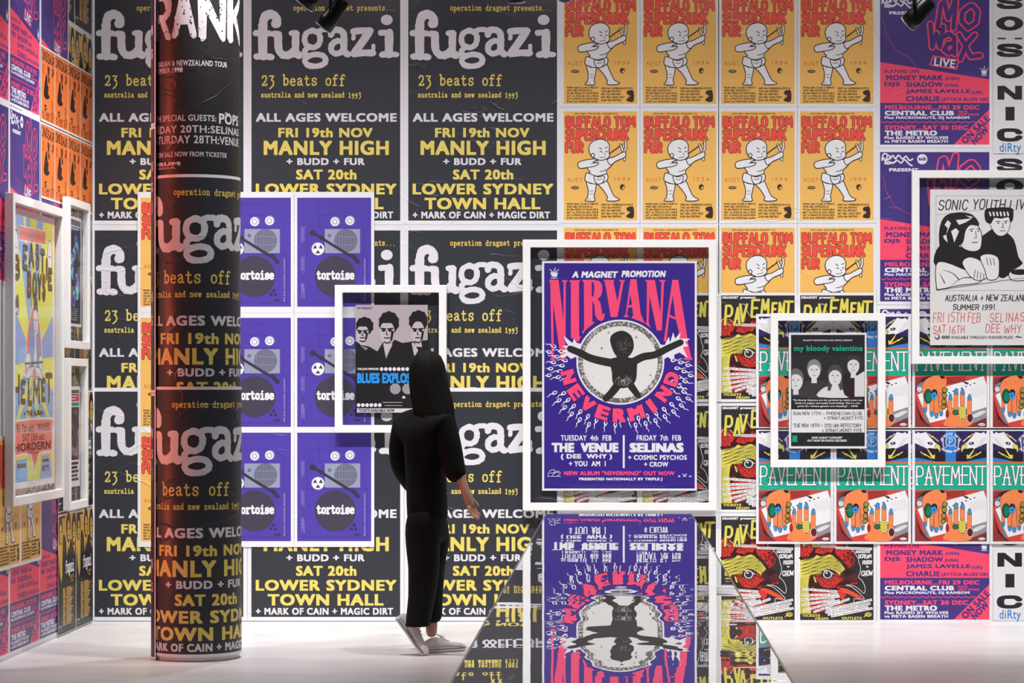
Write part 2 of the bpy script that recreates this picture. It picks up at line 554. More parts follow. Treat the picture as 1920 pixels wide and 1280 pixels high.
    def skel(self, table, body, x0, x1, base, xh, wd, c, gap=0.3, outline=None, ow=0, jit=0.0, slant=0.0, serif=0.0, rough=0.0, rise=None, mono=False):
        x, cells = 0.0, []
        for ch in body:
            if ch == ' ':
                x += .75 if not mono else 1 + gap; continue
            cw = 1.0 if mono else NARROW.get(ch, 1.0)
            cells.append((ch, x, cw)); x += cw + gap
        tot = x - gap
        k = (x1 - x0 - wd) / tot
        lines = []
        for ch, cx, cw in cells:
            dy = self.rng.uniform(-jit, jit) * xh
            for ln in table.get(ch, []):
                q = []
                for (u, v) in ln:
                    if ch in 'I1.' and table is CAPS: u = .5 + (u - .5) * .6
                    px = x0 + wd / 2 + (cx + u * cw) * k
                    py = base - wd / 2 - v * (xh - wd) + dy + self.rng.uniform(-jit, jit) * xh * .3
                    if rise: py += rise((px - x0) / (x1 - x0), v)
                    q.append((px + slant * (base - py), py))
                lines.append(q)
                if serif:
                    for e in (q[0], q[-1]):
                        lines.append([(e[0] - serif, e[1]), (e[0] + serif, e[1])])
        keep = self.hold
        if outline:
            self.up(); self.hold = True
            for q in lines: self.stroke(q, ow, outline)
            self.hold = keep
        self.up(); self.hold = True
        for q in lines: self.stroke(q, wd, c, rough=rough)
        self.hold = keep

    def caps(self, body, x0, x1, y0, y1, wd, c, **k):
        self.skel(CAPS, body, x0, x1, y1, y1 - y0, wd, c, **k)

    def typed(self, body, x0, x1, base, xh, wd, c, **k):
        k.setdefault('gap', .28)
        self.skel(LOWER, body, x0, x1, base + wd / 2, xh + wd, wd, c, mono=True, **k)

    def arc(self, body, cx, cy, r, a0, a1, hh, ww, c, inward=True, bold=0.05, outline=None, ow=0):
        """letters around a circle; angles in degrees, y down; inward: the letters' tops point to the centre"""
        keep = self.hold
        n = len(body)
        for ps in ((outline, ow), (c, 0)):
            if ps[0] is None: continue
            self.up(); self.hold = True
            for i, ch in enumerate(body):
                if ch == ' ': continue
                a = R(a0 + (a1 - a0) * i / max(1, n - 1))
                x, y = cx + r * math.cos(a), cy + r * math.sin(a)
                rot = a - math.pi / 2 if inward else a + math.pi / 2
                wc = ww * (.45 if ch == 'I' else 1.2 if ch == 'M' else 1)
                e = ps[1]
                self.text(ch, x - wc / 2 - e, x + wc / 2 + e, y - hh / 2 - e, y + hh / 2 + e, ps[0], bold=bold, rot=rot)
            self.hold = keep

    def batch(self):
        self.up()
        self.hold = True

    def end(self):
        self.hold = False

    def mesh(self, name):
        return mesh_of(name, self.V, self.F, self.mats, self.M)

# ------------------------------------------------------------------ the prints
def art_charcoal(width=0.93, margin=0.024):
    a = Art(width, (65, -24, 915, 1262), margin, seed=3)
    W, Y = 'dfdde2', 'e6d269'
    a.rect(65, -24, 915, 1262, '34363d')
    a.typed('operation dragnet presents...', 303, 890, 62, 20, 4.6, 'e6c860', jit=.04)
    a.batch()
    def rs(p, wd, sm=4): a.stroke(p, wd, W, smooth=sm, rough=.10)
    rs([(212, 140), (204, 98), (168, 84), (138, 108), (130, 170), (130, 322)], 50)
    a.ell(203, 138, 26, 26, W, 12)
    rs([(88, 192), (130, 190), (172, 194)], 36); rs([(92, 326), (130, 324), (178, 328)], 36)
    rs([(192, 196), (214, 196)], 34); rs([(218, 200), (220, 280), (244, 316), (282, 316), (308, 290)], 44)
    rs([(294, 192), (318, 192)], 34); rs([(318, 196), (318, 300), (338, 318)], 44)
    rs([(415, 176), (380, 192), (368, 226), (380, 260), (415, 274), (446, 260), (458, 226), (448, 192), (415, 176)], 32)
    rs([(440, 186), (470, 172), (500, 172)], 30); rs([(388, 272), (368, 296), (376, 316)], 32)
    rs([(430, 312), (384, 326), (370, 352), (392, 376), (440, 380), (480, 366), (488, 338), (468, 318), (430, 312)], 32)
    rs([(520, 200), (526, 178), (556, 172), (588, 188), (594, 230), (594, 290), (614, 312)], 38)
    rs([(592, 240), (556, 236), (526, 256), (520, 286), (540, 308), (570, 304), (592, 284)], 34)
    rs([(646, 182), (690, 178), (742, 178)], 38, 2); rs([(650, 185), (648, 222)], 24, 2); rs([(738, 184), (700, 240), (652, 306)], 42, 3)
    rs([(656, 308), (710, 304), (758, 306)], 38, 2); rs([(762, 264), (760, 306)], 22, 2)
    a.ell(838, 116, 34, 30, W, 14)
    rs([(804, 190), (850, 188)], 32, 2); rs([(852, 190), (850, 312)], 48, 3); rs([(812, 314), (850, 312), (894, 314)], 34)
    a.end()
    # ink holes in the ragged headline
    a.ell(414, 226, 20, 24, '34363d', 9); a.ell(430, 346, 26, 14, '34363d', 9); a.ell(560, 272, 12, 14, '34363d', 8)
    a.typed('23 beats off', 120, 605, 490, 40, 8, 'e6d269', jit=.03)
    a.typed('australia and new zealand 1993', 118, 693, 558, 19, 4.8, 'e6d269', jit=.04)
    a.ground()
    T = lambda s, x0, x1, y0, y1, c: (a.ground(), a.text(s, x0, x1, y0, y1, c, bold=.045, space=1.13))
    T('ALL AGES WELCOME', 90, 895, 648, 698, W)
    T('FRI 19th NOV', 218, 757, 732, 787, Y)
    T('MANLY HIGH', 135, 850, 805, 888, Y)
    T('+ BUDD + FUR', 265, 712, 905, 945, W)
    T('SAT 20th', 320, 665, 970, 1028, Y)
    T('LOWER SYDNEY', 90, 895, 1050, 1113, Y)
    T('TOWN HALL', 158, 820, 1131, 1198, Y)
    T('+ MARK OF CAIN + MAGIC DIRT', 91, 875, 1210, 1250, W)
    return a


def art_orange(width=0.459, margin=0.018):
    a = Art(width, (14, 45, 781, 1183), margin, seed=5)
    K, Wt = '2b2224', 'e9e8ea'
    a.rect(14, 45, 781, 1183, 'efbb62')
    a.caps('GOLDEN SOUNDS PRESENTS', 125, 580, 61, 79, 4, '6b4a2c', gap=.3, jit=.06)
    for s, x0, x1, y0, y1 in (('BUFFALO TOM', 28, 765, 94, 216), ('SUPERCHUNK', 28, 697, 222, 352), ('FUR', 28, 220, 360, 482)):
        a.caps(s, x0 + 2, x1 - 2, y0 + 2, y1 - 2, 24, 'ee5247', gap=.52, outline='4a1f20', ow=33)
    L = lambda p: a.poly(p, Wt, 4, line=K, lw=9)
    # slingshot
    for p in ([(648, 552), (636, 470), (604, 396)], [(640, 480), (664, 420), (658, 366)]):
        a.stroke(p, 30, K, smooth=3); a.stroke(p, 15, Wt, smooth=3)
    a.stroke([(600, 404), (480, 490), (372, 582)], 5, K); a.stroke([(654, 372), (480, 500), (372, 586)], 5, K)
    L([(250, 785), (300, 800), (352, 790), (346, 860), (330, 930), (338, 978), (285, 984), (236, 976), (262, 940), (268, 860)])
    L([(372, 805), (420, 790), (462, 772), (500, 850), (540, 930), (597, 966), (540, 982), (462, 976), (470, 940), (420, 860)])
    L([(262, 640), (285, 560), (350, 560), (440, 545), (500, 560), (520, 600), (462, 660), (455, 715), (360, 735), (262, 700), (290, 680)])
    L([(360, 545), (270, 548), (180, 572), (160, 606), (184, 640), (270, 630), (318, 622), (366, 604), (372, 576), (318, 580)])
    L([(470, 545), (540, 520), (606, 484), (650, 468), (664, 498), (640, 530), (560, 565), (500, 606)])
    L([(240, 716), (262, 688), (360, 722), (462, 700), (466, 764), (372, 806), (246, 776)])
    L([(330, 722), (380, 730), (436, 720), (424, 784), (372, 806), (342, 780)])
    a.stroke([(356, 752), (388, 760), (412, 744)], 6, K, smooth=3)
    L([(276, 440), (290, 388), (334, 350), (400, 336), (460, 356), (490, 404), (486, 470), (492, 512), (452, 546), (390, 556), (326, 530), (292, 500)])
    L([(300, 498), (318, 484), (336, 500), (326, 524), (306, 520)])
    a.batch()
    a.stroke([(386, 424), (412, 442)], 8, K); a.stroke([(448, 432), (470, 416)], 8, K)
    a.stroke([(392, 464), (416, 470)], 8, K); a.ell(460, 466, 8, 8, K, 10); a.ell(440, 490, 7, 6, K, 10)
    a.stroke([(390, 528), (430, 524), (452, 514)], 6, K, smooth=3)
    a.stroke([(300, 590), (340, 584), (372, 590)], 5, K, smooth=3); a.stroke([(390, 672), (430, 668), (452, 650)], 7, K, smooth=3)
    a.stroke([(286, 880), (320, 872)], 5, K); a.stroke([(290, 908), (318, 904)], 5, K)
    a.stroke([(260, 968), (268, 952)], 4, K); a.stroke([(282, 970), (288, 954)], 4, K)
    a.end()
    a.ground()
    a.caps('AUST', 50, 207, 738, 782, 6, 'd8703f', gap=.7); a.caps('1994', 538, 705, 734, 774, 6, 'd8703f', gap=.9)
    a.ell(132, 842, 42, 17, K); a.ell(132, 842, 34, 9, 'c58d5a'); a.text('hohum', 106, 158, 837, 848, K, bold=.02)
    a.ell(627, 836, 27, 30, K); a.ell(634, 840, 16, 20, 'd9a65a'); a.ell(628, 830, 8, 10, K)
    a.batch()
    for i, s in enumerate(('MON 26th CLUB D PERTH', 'WED 28th WOODVILLE', 'FRI 30th PRINCE OF WALES MELB', 'SAT 1st WALLIS HALL MELB', 'SAT 1st PRINCE OF WALES MELB', 'SUN 2nd HEAVEN ADEL')):
        a.text(s, 45, 372 - (60 if i in (1,) else 0), 1002 + i * 29, 1022 + i * 29, '2e2018', bold=.035)
    for i, s in enumerate(("WED 5th CAMBRIDGE N'CSTLE", 'THU 6th METRO', 'FRI 7th METRO', 'SAT 8th LIVID FEST', 'SUN 9th METRO')):
        a.text(s, 405, (735, 610, 610, 650, 615)[i], 1008 + i * 31, 1030 + i * 31, '2e2018', bold=.035)
    a.end()
    a.poly([(668, 1060), (700, 1040), (742, 1048), (744, 1150), (700, 1160), (664, 1140), (690, 1110)], '3a2c28', 3)
    a.ell(690, 1100, 14, 14, 'e0a654')
    return a


def art_purple_pink(width=0.683):
    a = Art(width, (36, -40, 836, 1053), 0.02, seed=7)
    P, K, W = '46357f', 'f54c6c', 'e6e2ea'
    a.rect(36, -40, 836, 1053, P)
    a.poly([(36, 450), (836, 575), (836, 748), (36, 748)], K)
    a.poly([(575, 1053), (836, 795), (836, 1053)], K)
    a.stroke([(36 + i * 26, 888 + (7 if i % 2 else -5)) for i in range(28)], 5, K)
    a.stroke([(52, 130), (74, 176), (70, 215), (84, 255), (112, 300), (138, 352), (170, 372), (200, 392), (246, 408), (270, 446), (296, 482)], 5, 'a83d74')
    # scrawled presenter mark
    a.batch()
    for p in ([(50, 20), (60, -25), (90, -20), (80, 20), (110, 0), (100, -15)], [(70, 45), (100, 30), (130, 42), (160, 20), (190, 40), (215, 15), (245, 44), (270, 60)],
              [(110, 10), (130, -15), (150, 10), (170, -18), (200, 10), (225, -10), (250, 20), (275, 10)], [(60, 0), (85, 45), (120, 40), (150, 30)]):
        a.stroke(p, 11, W, smooth=4)
    a.end()
    a.ground()
    a.text('PRESENT', 103, 318, 78, 102, W, bold=.05)
    a.ell(345, 12, 38, 38, W); a.text('sub', 318, 372, -6, 22, P, bold=.05)
    a.ground()
    # big outlined lettering
    M = [[(456, 200), (484, 20), (508, 10), (534, 130), (590, -16), (574, 200)], [(690, 40), (640, 80), (632, 150), (680, 200), (740, 160), (750, 80), (715, 36), (690, 40)],
         [(404, 172), (418, 340), (448, 240), (474, 340), (498, 190)], [(500, 265), (540, 240), (578, 268), (580, 390)], [(578, 310), (530, 315), (506, 360), (540, 385), (580, 360)],
         [(615, 250), (660, 330), (700, 410), (770, 400)], [(730, 250), (668, 320), (622, 430)]]
    a.batch()
    for p in M: a.stroke(p, 54, K)
    a.end(); a.batch()
    for p in M: a.stroke(p, 32, P)
    a.end()
    a.poly([(425, 405), (612, 438), (594, 500), (402, 470)], P, line=K, lw=11)
    a.text('LIVE', 432, 586, 424, 484, W, bold=.03, rot=.12)
    a.batch()
    a.poly([(775, 512), (820, 514), (812, 540), (782, 538)], W); a.stroke([(768, 494), (796, 512)], 4, W); a.stroke([(826, 498), (800, 512)], 4, W); a.stroke([(800, 480), (796, 508)], 4, W)
    a.end()
    a.text('triple j', 776, 820, 541, 553, W, bold=.05)
    T = lambda s, x0, x1, y0, y1, c, b=.045: (a.ground(30), a.text(s, x0, x1, y0, y1, c, bold=b, space=1.1))
    T('PLAYING LIVE', 68, 322, 505, 530, P, .03); T('MONEY MARK', 80, 498, 545, 583, P); T('(USA)', 515, 615, 558, 586, P)
    T('DJS', 68, 182, 595, 632, P); T('SHADOW', 226, 497, 595, 632, P); T('(USA)', 510, 610, 608, 636, P)
    T('JAMES LAVELLE', 226, 697, 647, 685, P); T('(UK)', 708, 785, 660, 688, P)
    T('CHARLIE', 226, 475, 698, 737, P); T('(ATTICA BLUES UK)', 485, 828, 710, 740, P)
    T('MELBOURNE...FRI 29 DEC', 70, 762, 765, 797, K); T('CENTRAL CLUB', 70, 577, 805, 840, W, .06)
    T('NOTE', 607, 675, 806, 821, K, .03); T('NEW VENUE', 607, 762, 826, 841, K, .03)
    T('Plus MACRONAUTS, DJ RANSOM', 68, 690, 846, 871, W); T('SYDNEY...SAT 30 DEC', 70, 680, 912, 945, K)
    T('THE METRO', 70, 453, 950, 988, W, .06); T('Plus RAISED BY WOLVES', 68, 535, 992, 1013, W); T('vs META BASEN BREATH', 68, 533, 1018, 1040, W)
    a.text('ON SALE', 605, 865, 918, 970, P, bold=.045, rot=-R(45)); a.text('NOW', 692, 842, 962, 1012, P, bold=.045, rot=-R(45))
    return a


def art_turntable(width=0.462):
    a = Art(width, (345, 34, 748, 628), (0.019, 0.036), seed=9)
    P, Dk, G, W = '5140a5', '45387f', '949ab2', 'e8e6ec'
    a.rect(345, 34, 748, 628, P)
    a.batch()
    for p in ([(462, 66), (628, 66), (628, 130), (462, 130)], [(400, 195), (708, 195), (708, 345), (400, 345)], [(410, 130), (466, 130), (466, 195), (410, 195)], [(380, 345), (726, 345), (726, 606), (380, 606)]):
        a.stroke(p, 2.5, Dk, closed=True)
    a.end()
    for x, y in ((553, 163), (634, 158)):
        a.ell(x, y, 27, 27, '7d7fae'); a.ell(x - 3, y + 2, 24, 24, W); a.ell(x - 3, y + 2, 15, 15, '8288a6'); a.ell(x - 3, y + 2, 11, 11, W)
    a.rect(495, 205, 688, 336, G)
    a.ell(610, 268, 63, 63, '4f4a60', 30)
    a.batch()
    for i in range(-7, 8):
        hh = math.sqrt(max(0, 62 ** 2 - (i * 8.2) ** 2)); a.rect(610 + i * 8.2 - 1.6, 268 - hh, 610 + i * 8.2 + 1.6, 268 + hh, G)
    for j in (-22, 22): a.rect(550, 268 + j - 1, 670, 268 + j + 1, G)
    a.end()
    a.ell(521, 241, 9, 9, '4f4a60'); a.ell(521, 241, 4, 4, G)
    a.ell(552, 463, 112, 112, '443f50', 48); a.batch()
    for rr in (100, 86, 72): a.stroke([(552 + rr * math.cos(t * .2094), 463 + rr * math.sin(t * .2094)) for t in range(30)], .9, '4d485a', closed=True, caps=False)
    a.end()
    a.stroke([(432, 226), (500, 268), (600, 330), (668, 368)], 15, '3b3545', smooth=3); a.ell(430, 226, 18, 16, '3b3545'); a.ell(478, 252, 13, 12, '3b3545')
    a.stroke([(648, 352), (676, 384)], 22, '3b3545')
    a.ell(458, 313, 37, 37, '6b6f9a'); a.ell(458, 313, 34, 34, W); a.batch()
    for k in range(3):
        t = R(90 + 120 * k); a.poly([(458 + 6 * math.cos(t), 313 + 6 * math.sin(t)), (458 + 28 * math.cos(t - .5), 313 + 28 * math.sin(t - .5)), (458 + 28 * math.cos(t + .5), 313 + 28 * math.sin(t + .5))], '443f50')
    a.end()
    a.typed('tortoise', 447, 660, 477, 30, 10.5, W, gap=.2)
    a.batch(); a.ell(655, 540, 8, 8, '3b3545'); a.ell(640, 560, 8, 8, '3b3545'); a.ell(665, 562, 8, 8, '3b3545'); a.rect(655, 588, 690, 596, '3b3545'); a.end()
    a.text('the pox corporation presents:', 595, 831, 478, 488, 'b9b4d8', bold=.02, rot=-R(90))
    a.batch()
    for x, y0, y1 in ((367, 500, 590), (372, 505, 560), (377, 500, 580), (382, 520, 590), (367, 350, 440), (373, 360, 430), (380, 350, 450), (367, 190, 280), (373, 200, 290), (380, 190, 270)):
        for k in range(int((y1 - y0) / 7)): a.rect(x, y0 + k * 7, x + 3, y0 + k * 7 + 3 + (k * 5) % 3, 'a9a4cf')
    a.end()
    return a


def art_rooster(width=0.4585):
    a = Art(width, (60, -426, 1250, 1255), 0.017, seed=11)
    K, Rd, Y, W = '2f2c2f', 'cf382d', 'd8cd5a', 'e8e6e6'
    a.rect(60, -426, 1250, 1255, K)
    a.text('DRAGNET', 78, 340, -412, -372, W, bold=.06); a.text('presents', 370, 620, -408, -362, W, bold=.05)
    comb = [(60, 270), (60, -40), (120, -110), (180, -40), (230, 0), (330, -20), (430, -130), (500, -150), (545, -60), (600, -30), (700, -80), (800, -20), (880, 50), (930, 150), (950, 260), (920, 380), (850, 420), (770, 340), (700, 270), (600, 215), (400, 215), (200, 250)]
    face = [(195, 530), (240, 505), (420, 520), (560, 470), (700, 520), (800, 560), (980, 620), (990, 660), (860, 690), (720, 705), (640, 770), (700, 850), (760, 930), (815, 1000), (640, 1040), (520, 1100), (380, 1140), (260, 1150), (210, 1000), (200, 760)]
    a.poly(comb, Rd); a.poly(face, Rd)
    a.poly([(700, 480), (860, 440), (960, 480), (1000, 560), (980, 640), (860, 640), (760, 600)], '5a2326', 3)

    def inside(p, q):
        c = False
        for i in range(len(q)):
            (x1, y1), (x2, y2) = q[i], q[i - 1]
            if (y1 > p[1]) != (y2 > p[1]) and p[0] < (x2 - x1) * (p[1] - y1) / (y2 - y1) + x1: c = not c
        return c
    a.batch()
    for p in ([(60, 270), (60, 230), (200, 225), (330, 170), (440, 190), (520, 150), (640, 200), (760, 320), (860, 420), (960, 480), (800, 560), (720, 480), (560, 430), (300, 250)],
              [(200, 240), (260, 120), (330, 60), (300, 160), (380, 190), (280, 240)], [(560, 210), (620, 90), (640, 190), (720, 260), (800, 360), (700, 320)], [(420, -120), (470, -60), (440, 20), (520, 60), (560, -40), (620, 20), (700, -80), (560, -150)],
              [(240, 520), (330, 600), (400, 700), (520, 740), (640, 720), (640, 770), (480, 780), (330, 760), (250, 680)], [(200, 560), (240, 620), (260, 760), (220, 900), (200, 760)], [(700, 640), (820, 600), (900, 640), (820, 690), (700, 700), (620, 740)], [(740, 800), (800, 900), (830, 1000), (700, 960), (640, 1040), (560, 1080), (620, 940)]):
        a.poly(p, '33191c', 2)
    a.end()
    rg = random.Random(4)
    a.batch()
    n = 0
    while n < 1700:
        p = (rg.uniform(60, 1000), rg.uniform(-150, 1150))
        q = comb if inside(p, comb) else face if inside(p, face) else None
        if q is None: continue
        n += 1
        s = rg.uniform(4, 9.5) * (1.6 if (p[0] > 760 and p[1] < 450) or not inside((p[0] + 45, p[1]), q) or not inside((p[0], p[1] - 45), q) else 1)
        a.ell(p[0], p[1], s, s, '4a1c1e', 5, rot=rg.uniform(0, 6))
    a.end()
    brow = [(60, 290), (280, 245), (330, 200), (400, 230), (540, 190), (600, 215), (640, 260), (720, 330), (790, 430), (745, 470), (700, 525), (640, 470), (560, 430), (450, 445), (420, 500), (250, 515), (150, 590), (60, 660)]
    neck = [(60, 560), (150, 520), (210, 520), (190, 700), (205, 860), (215, 1000), (240, 1150), (60, 1150)]
    a.poly(brow, Y); a.poly(neck, Y)
    a.poly([(270, 540), (300, 560), (330, 650), (300, 640)], Y)
    a.batch()
    for i in range(150):
        x = 62 + (i * 137) % 660; y0 = 205 + (i * 53) % 330
        if inside((x, y0), brow): a.stroke([(x, y0), (x + 70, y0 - 25 + x * .075), (x + 120, y0 - 30 + x * .16)], 7, '4a4526', smooth=3, taper=(1, .2))
    for i in range(22):
        y0 = 560 + i * 27; a.stroke([(64, y0 + 40), (120, y0 + 10), (185, y0 - 10)], 7, '4a4526', taper=(1, .3))
    a.end()
    a.ell(500, 512, 98, 84, K); a.ell(505, 515, 72, 66, W); a.ell(505, 515, 60, 56, '7b7f86'); a.ell(505, 515, 50, 48, K); a.ell(490, 492, 16, 13, W)
    a.stroke([(440, 450), (520, 455), (600, 510)], 12, W, smooth=4)
    a.batch()
    a.stroke([(805, 35), (840, 80), (900, 110), (960, 190), (1000, 260), (1018, 340), (1040, 400), (1030, 490), (1005, 560), (1050, 600), (1090, 660), (1115, 740), (1110, 795), (1090, 820), (1040, 780), (970, 720), (890, 690), (810, 685)], 8, W, smooth=3)
    a.stroke([(800, 690), (900, 720), (1000, 800), (1060, 860), (1100, 912), (1020, 915), (940, 908), (935, 965)], 8, W, smooth=3)
    for p in ([(60, 0), (90, -40), (150, 20), (210, 60)], [(380, -260), (430, -290), (470, -200), (520, -100)], [(200, -40), (270, 30)]): a.stroke(p, 7, W, smooth=3)
    a.end()
    a.poly([(660, 790), (740, 740), (810, 800), (760, 930), (700, 880)], Rd, 3)
    a.poly([(700, 738), (800, 745), (950, 815), (1055, 885), (1020, 912), (850, 840), (740, 780)], 'e2502f', 3)
    strips = [(95, 750, 660, 795, 'Fri. May 21  The Tivoli  Sydney'), (85, 852, 680, 840, 'Sat. May 22  The Tivoli  Sydney'), (80, 925, 700, 872, 'Mon. May 24  Club Original  Perth'),
              (90, 1010, 620, 925, 'Tues. May 25  Tivoli  Adelaide'), (110, 1105, 700, 935, 'Thurs. May 27  ANU Bar  Canberra'), (280, 1125, 860, 910, 'Fri. May 28  Metropolis  Brisbane'),
              (480, 1090, 1225, 925, 'Sat. May 29  The Playroom  Gold Coast'), (465, 1130, 1200, 985, 'Wed. Jun 2  Wollongong Uni  Wollongong'), (505, 1165, 1165, 1040, 'Fri. Jun 4  Prince of Wales  Melbourne'),
              (560, 1195, 1235, 1062, 'Sat. Jun 5  Prince of Wales  Melbourne'), (250, 48, 640, 58, ''), (640, 82, 1225, 102, ''), (960, 148, 1195, 145, '')]
    for x0, y0, x1, y1, s in strips:
        L = math.hypot(x1 - x0, y1 - y0); nx, ny = -(y1 - y0) / L * 20, (x1 - x0) / L * 20
        a.poly([(x0 - nx, y0 - ny), (x1 - nx, y1 - ny), (x1 + nx, y1 + ny), (x0 + nx, y0 + ny)], W)
        mx, my = (x0 + x1) / 2, (y0 + y1) / 2
        if not s: a.stroke([(x0 + 14, y0), (x1 - 14, y1)], 12, '8a8688', caps=False)
        if s: a.text(s, mx - L / 2 + 12, mx + L / 2 - 12, my - 14, my + 14, '3a3638', bold=.02, rot=math.atan2(y1 - y0, x1 - x0))
    a.text('TICKETS', 90, 385, 1160, 1202, Y, bold=.05); a.text('FROM', 305, 515, 1210, 1248, Y, bold=.05); a.text('OUTLETS', 735, 1060, 1202, 1244, Y, bold=.05)
    a.ell(1165, 1165, 56, 36, Y); a.ell(1170, 1165, 42, 22, '8a8230'); a.text('ticket', 1140, 1200, 1156, 1176, Y, bold=.03); a.stroke([(1095, 1205), (1120, 1180)], 14, Y)
    a.caps('SCREAM', 1000, 1218, 188, 256, 13, W, gap=.25, jit=.1); a.caps('FEEDER', 1068, 1228, 288, 352, 12, W, gap=.25, jit=.1)
    a.caps('+', 1118, 1178, 360, 416, 12, W); a.caps('CROW', 1050, 1238, 450, 540, 14, W, gap=.25, jit=.1)
    for ch, x0, x1, y0, y1 in (('P', 100, 240, -278, 68), ('A', 250, 375, -245, 72), ('V', 330, 480, -300, 20), ('E', 530, 680, -370, -60), ('M', 690, 840, -378, -95), ('E', 862, 965, -320, -80), ('N', 975, 1085, -325, -70), ('T', 1052, 1225, -345, -70)):
        a.caps(ch, x0, x1, y0, y1, 40, Y, slant=.06, outline=K, ow=54)
    return a


def art_hands(width=0.4485):
    a = Art(width, (57, 50, 840, 1252), 0.017, seed=13)
    N, B, T, O, Rd, W, K, Y = '33275e', '2f7fce', '1ea98a', 'ee8650', 'd2443a', 'e9e8ea', '241f2b', 'e2d05c'
    a.rect(57, 50, 840, 402, N)
    a.rect(390, 50, 505, 402, B)
    for f in (lambda x: x, lambda x: 897 - x):
        q = lambda p: [(f(x), y) for x, y in p]
        a.poly(q([(57, 270), (210, 240), (300, 250), (390, 320), (390, 400), (330, 400), (57, 340)]), K)
        a.poly(q([(57, 340), (200, 365), (290, 384), (57, 384)]), B)
        a.poly(q([(57, 70), (75, 85), (85, 62), (120, 76), (180, 62), (215, 112), (280, 180), (325, 205), (300, 246), (215, 236), (192, 244), (57, 182)]), W)
        a.poly(q([(275, 212), (300, 194), (330, 214), (336, 262), (322, 282), (312, 250), (286, 242)]), Y, 3, line=K, lw=4)
        a.poly(q([(188, 242), (214, 268), (250, 314), (274, 308), (270, 354), (244, 344), (212, 290)]), Y, 3)
        a.poly(q([(214, 238), (298, 246), (262, 318), (226, 284)]), K)
        a.poly(q([(192, 174), (222, 170), (258, 184), (236, 206), (204, 198)]), K); a.ell(f(226), 188, 8, 8, W, 10)
        a.stroke(q([(206, 82), (250, 120), (246, 106), (312, 164)]), 11, Y); a.stroke(q([(120, 280), (168, 314), (158, 300), (238, 348)]), 11, Y)
        a.batch()
        for i in range(7): a.stroke(q([(62 + i * 8, 120 + i * 16), (110 + i * 10, 140 + i * 12)]), 3, 'b9b6bd')
        for i in range(4): a.stroke(q([(345 + 8 * i, 140 + i * 28), (372, 150 + i * 26), (352 + 6 * i, 168 + i * 26)]), 7, W)
        a.end()
    a.ell(447, 165, 60, 58, 'a9d0ee'); a.ell(447, 165, 50, 48, B)
    a.batch(); a.stroke([(400, 215), (385, 235)], 9, 'a9d0ee'); a.stroke([(494, 215), (512, 235)], 9, 'a9d0ee'); a.stroke([(400, 118), (380, 104)], 9, 'a9d0ee'); a.stroke([(494, 118), (514, 104)], 9, 'a9d0ee'); a.end()
    a.caps('P', 426, 470, 128, 204, 12, 'a9d0ee', outline=N, ow=19)
    a.arc('CROOKED RAIN', 447, 190, 108, -158, -22, 26, 17, W, inward=False, bold=.05)
    a.arc('CROOKED RAIN', 447, 130, 146, 128, 52, 26, 17, W, bold=.05)
    a.rect(57, 384, 840, 402, 'd9653f')
    a.rect(57, 402, 840, 696, T)
    a.caps('PAVEMENT', 68, 834, 428, 644, 17, W, gap=.42, outline='2a2f3a', ow=27, serif=15)
    a.rect(57, 696, 840, 1252, Rd)
    a.batch()
    for i in range(12): a.poly([(57, 720 + i * 15), (57, 727 + i * 15), (260 - i * 6, 696 + i * 2), (240 - i * 6, 696 + i * 2)], K)
    for i in range(14): a.poly([(57 + i * 14, 1252), (65 + i * 14, 1252), (57 + i * 4, 900 + i * 20), (57 + i * 4, 880 + i * 20)], K)
    for i in range(4): a.poly([(400, 715 + i * 20), (610, 705 + i * 14), (610, 710 + i * 14), (400, 724 + i * 20)], K)
    for i in range(8): a.poly([(600 + i * 30, 1252), (618 + i * 30, 1252), (840, 1140 + i * 14), (840, 1130 + i * 14)], K)
    a.end()
    a.poly([(75, 800), (140, 755), (190, 1000), (215, 1215), (180, 1210), (100, 960)], '7a7a80')
    a.ell(105, 842, 26, 26, W); a.ell(105, 842, 17, 17, 'c9c8cc')
    a.poly([(84, 905), (150, 870), (420, 1060), (400, 1165), (222, 1208)], W)
    a.poly([(380, 815), (806, 698), (842, 800), (842, 1036), (640, 1100), (430, 1130)], W, line='8d8a90', lw=3)
    a.poly([(640, 1100), (840, 1040), (840, 1150), (640, 1230)], '8e8d92'); a.poly([(690, 1120), (790, 1075), (830, 1090), (720, 1150)], 'd8d7da', 3)
    a.batch()
    for i in range(9): a.stroke([(660 + i * 19, 830 - i * 6), (690 + i * 17, 930 - i * 4)], 2.5, 'a9a7ae')
    for i in range(7): a.ell(430 + i * 46, 880 - i * 17, 11, 7, K, 8)
    a.poly([(575, 758), (620, 762), (648, 780), (620, 790)], K)
    a.end()
    S = lambda p, wd: (a.stroke(p, wd + 7, '5b3226'), a.stroke(p, wd, O))
    a.poly([(148, 770), (250, 700), (372, 692), (402, 780), (352, 860), (350, 950), (250, 980), (150, 940)], O, 3)
    a.poly([(320, 692), (372, 694), (388, 720), (350, 730)], K)
    for p, wd in (([(172, 900), (170, 1050)], 36), ([(235, 920), (240, 1100)], 42), ([(290, 920), (290, 1120)], 46), ([(337, 900), (342, 1095)], 38)): S(p, wd)
    for x, y, r, q in ((172, 1068, 15, 28), (240, 1113, 18, 30), (290, 1130, 19, 29), (343, 1108, 17, 27)): a.ell(x, y, r, q, '2f93d8', 14, line=K, lw=4)
    a.poly([(400, 1060), (520, 1040), (640, 1060), (690, 1190), (610, 1252), (370, 1236), (400, 1150)], O, 3)
    for p, wd in (([(432, 1110), (442, 940)], 42), ([(500, 1090), (505, 880)], 46), ([(575, 1070), (575, 880)], 46), ([(650, 1110), (651, 940)], 44)): S(p, wd)
    a.poly([(410, 1080), (640, 1070), (660, 1170), (430, 1190)], O, 3)
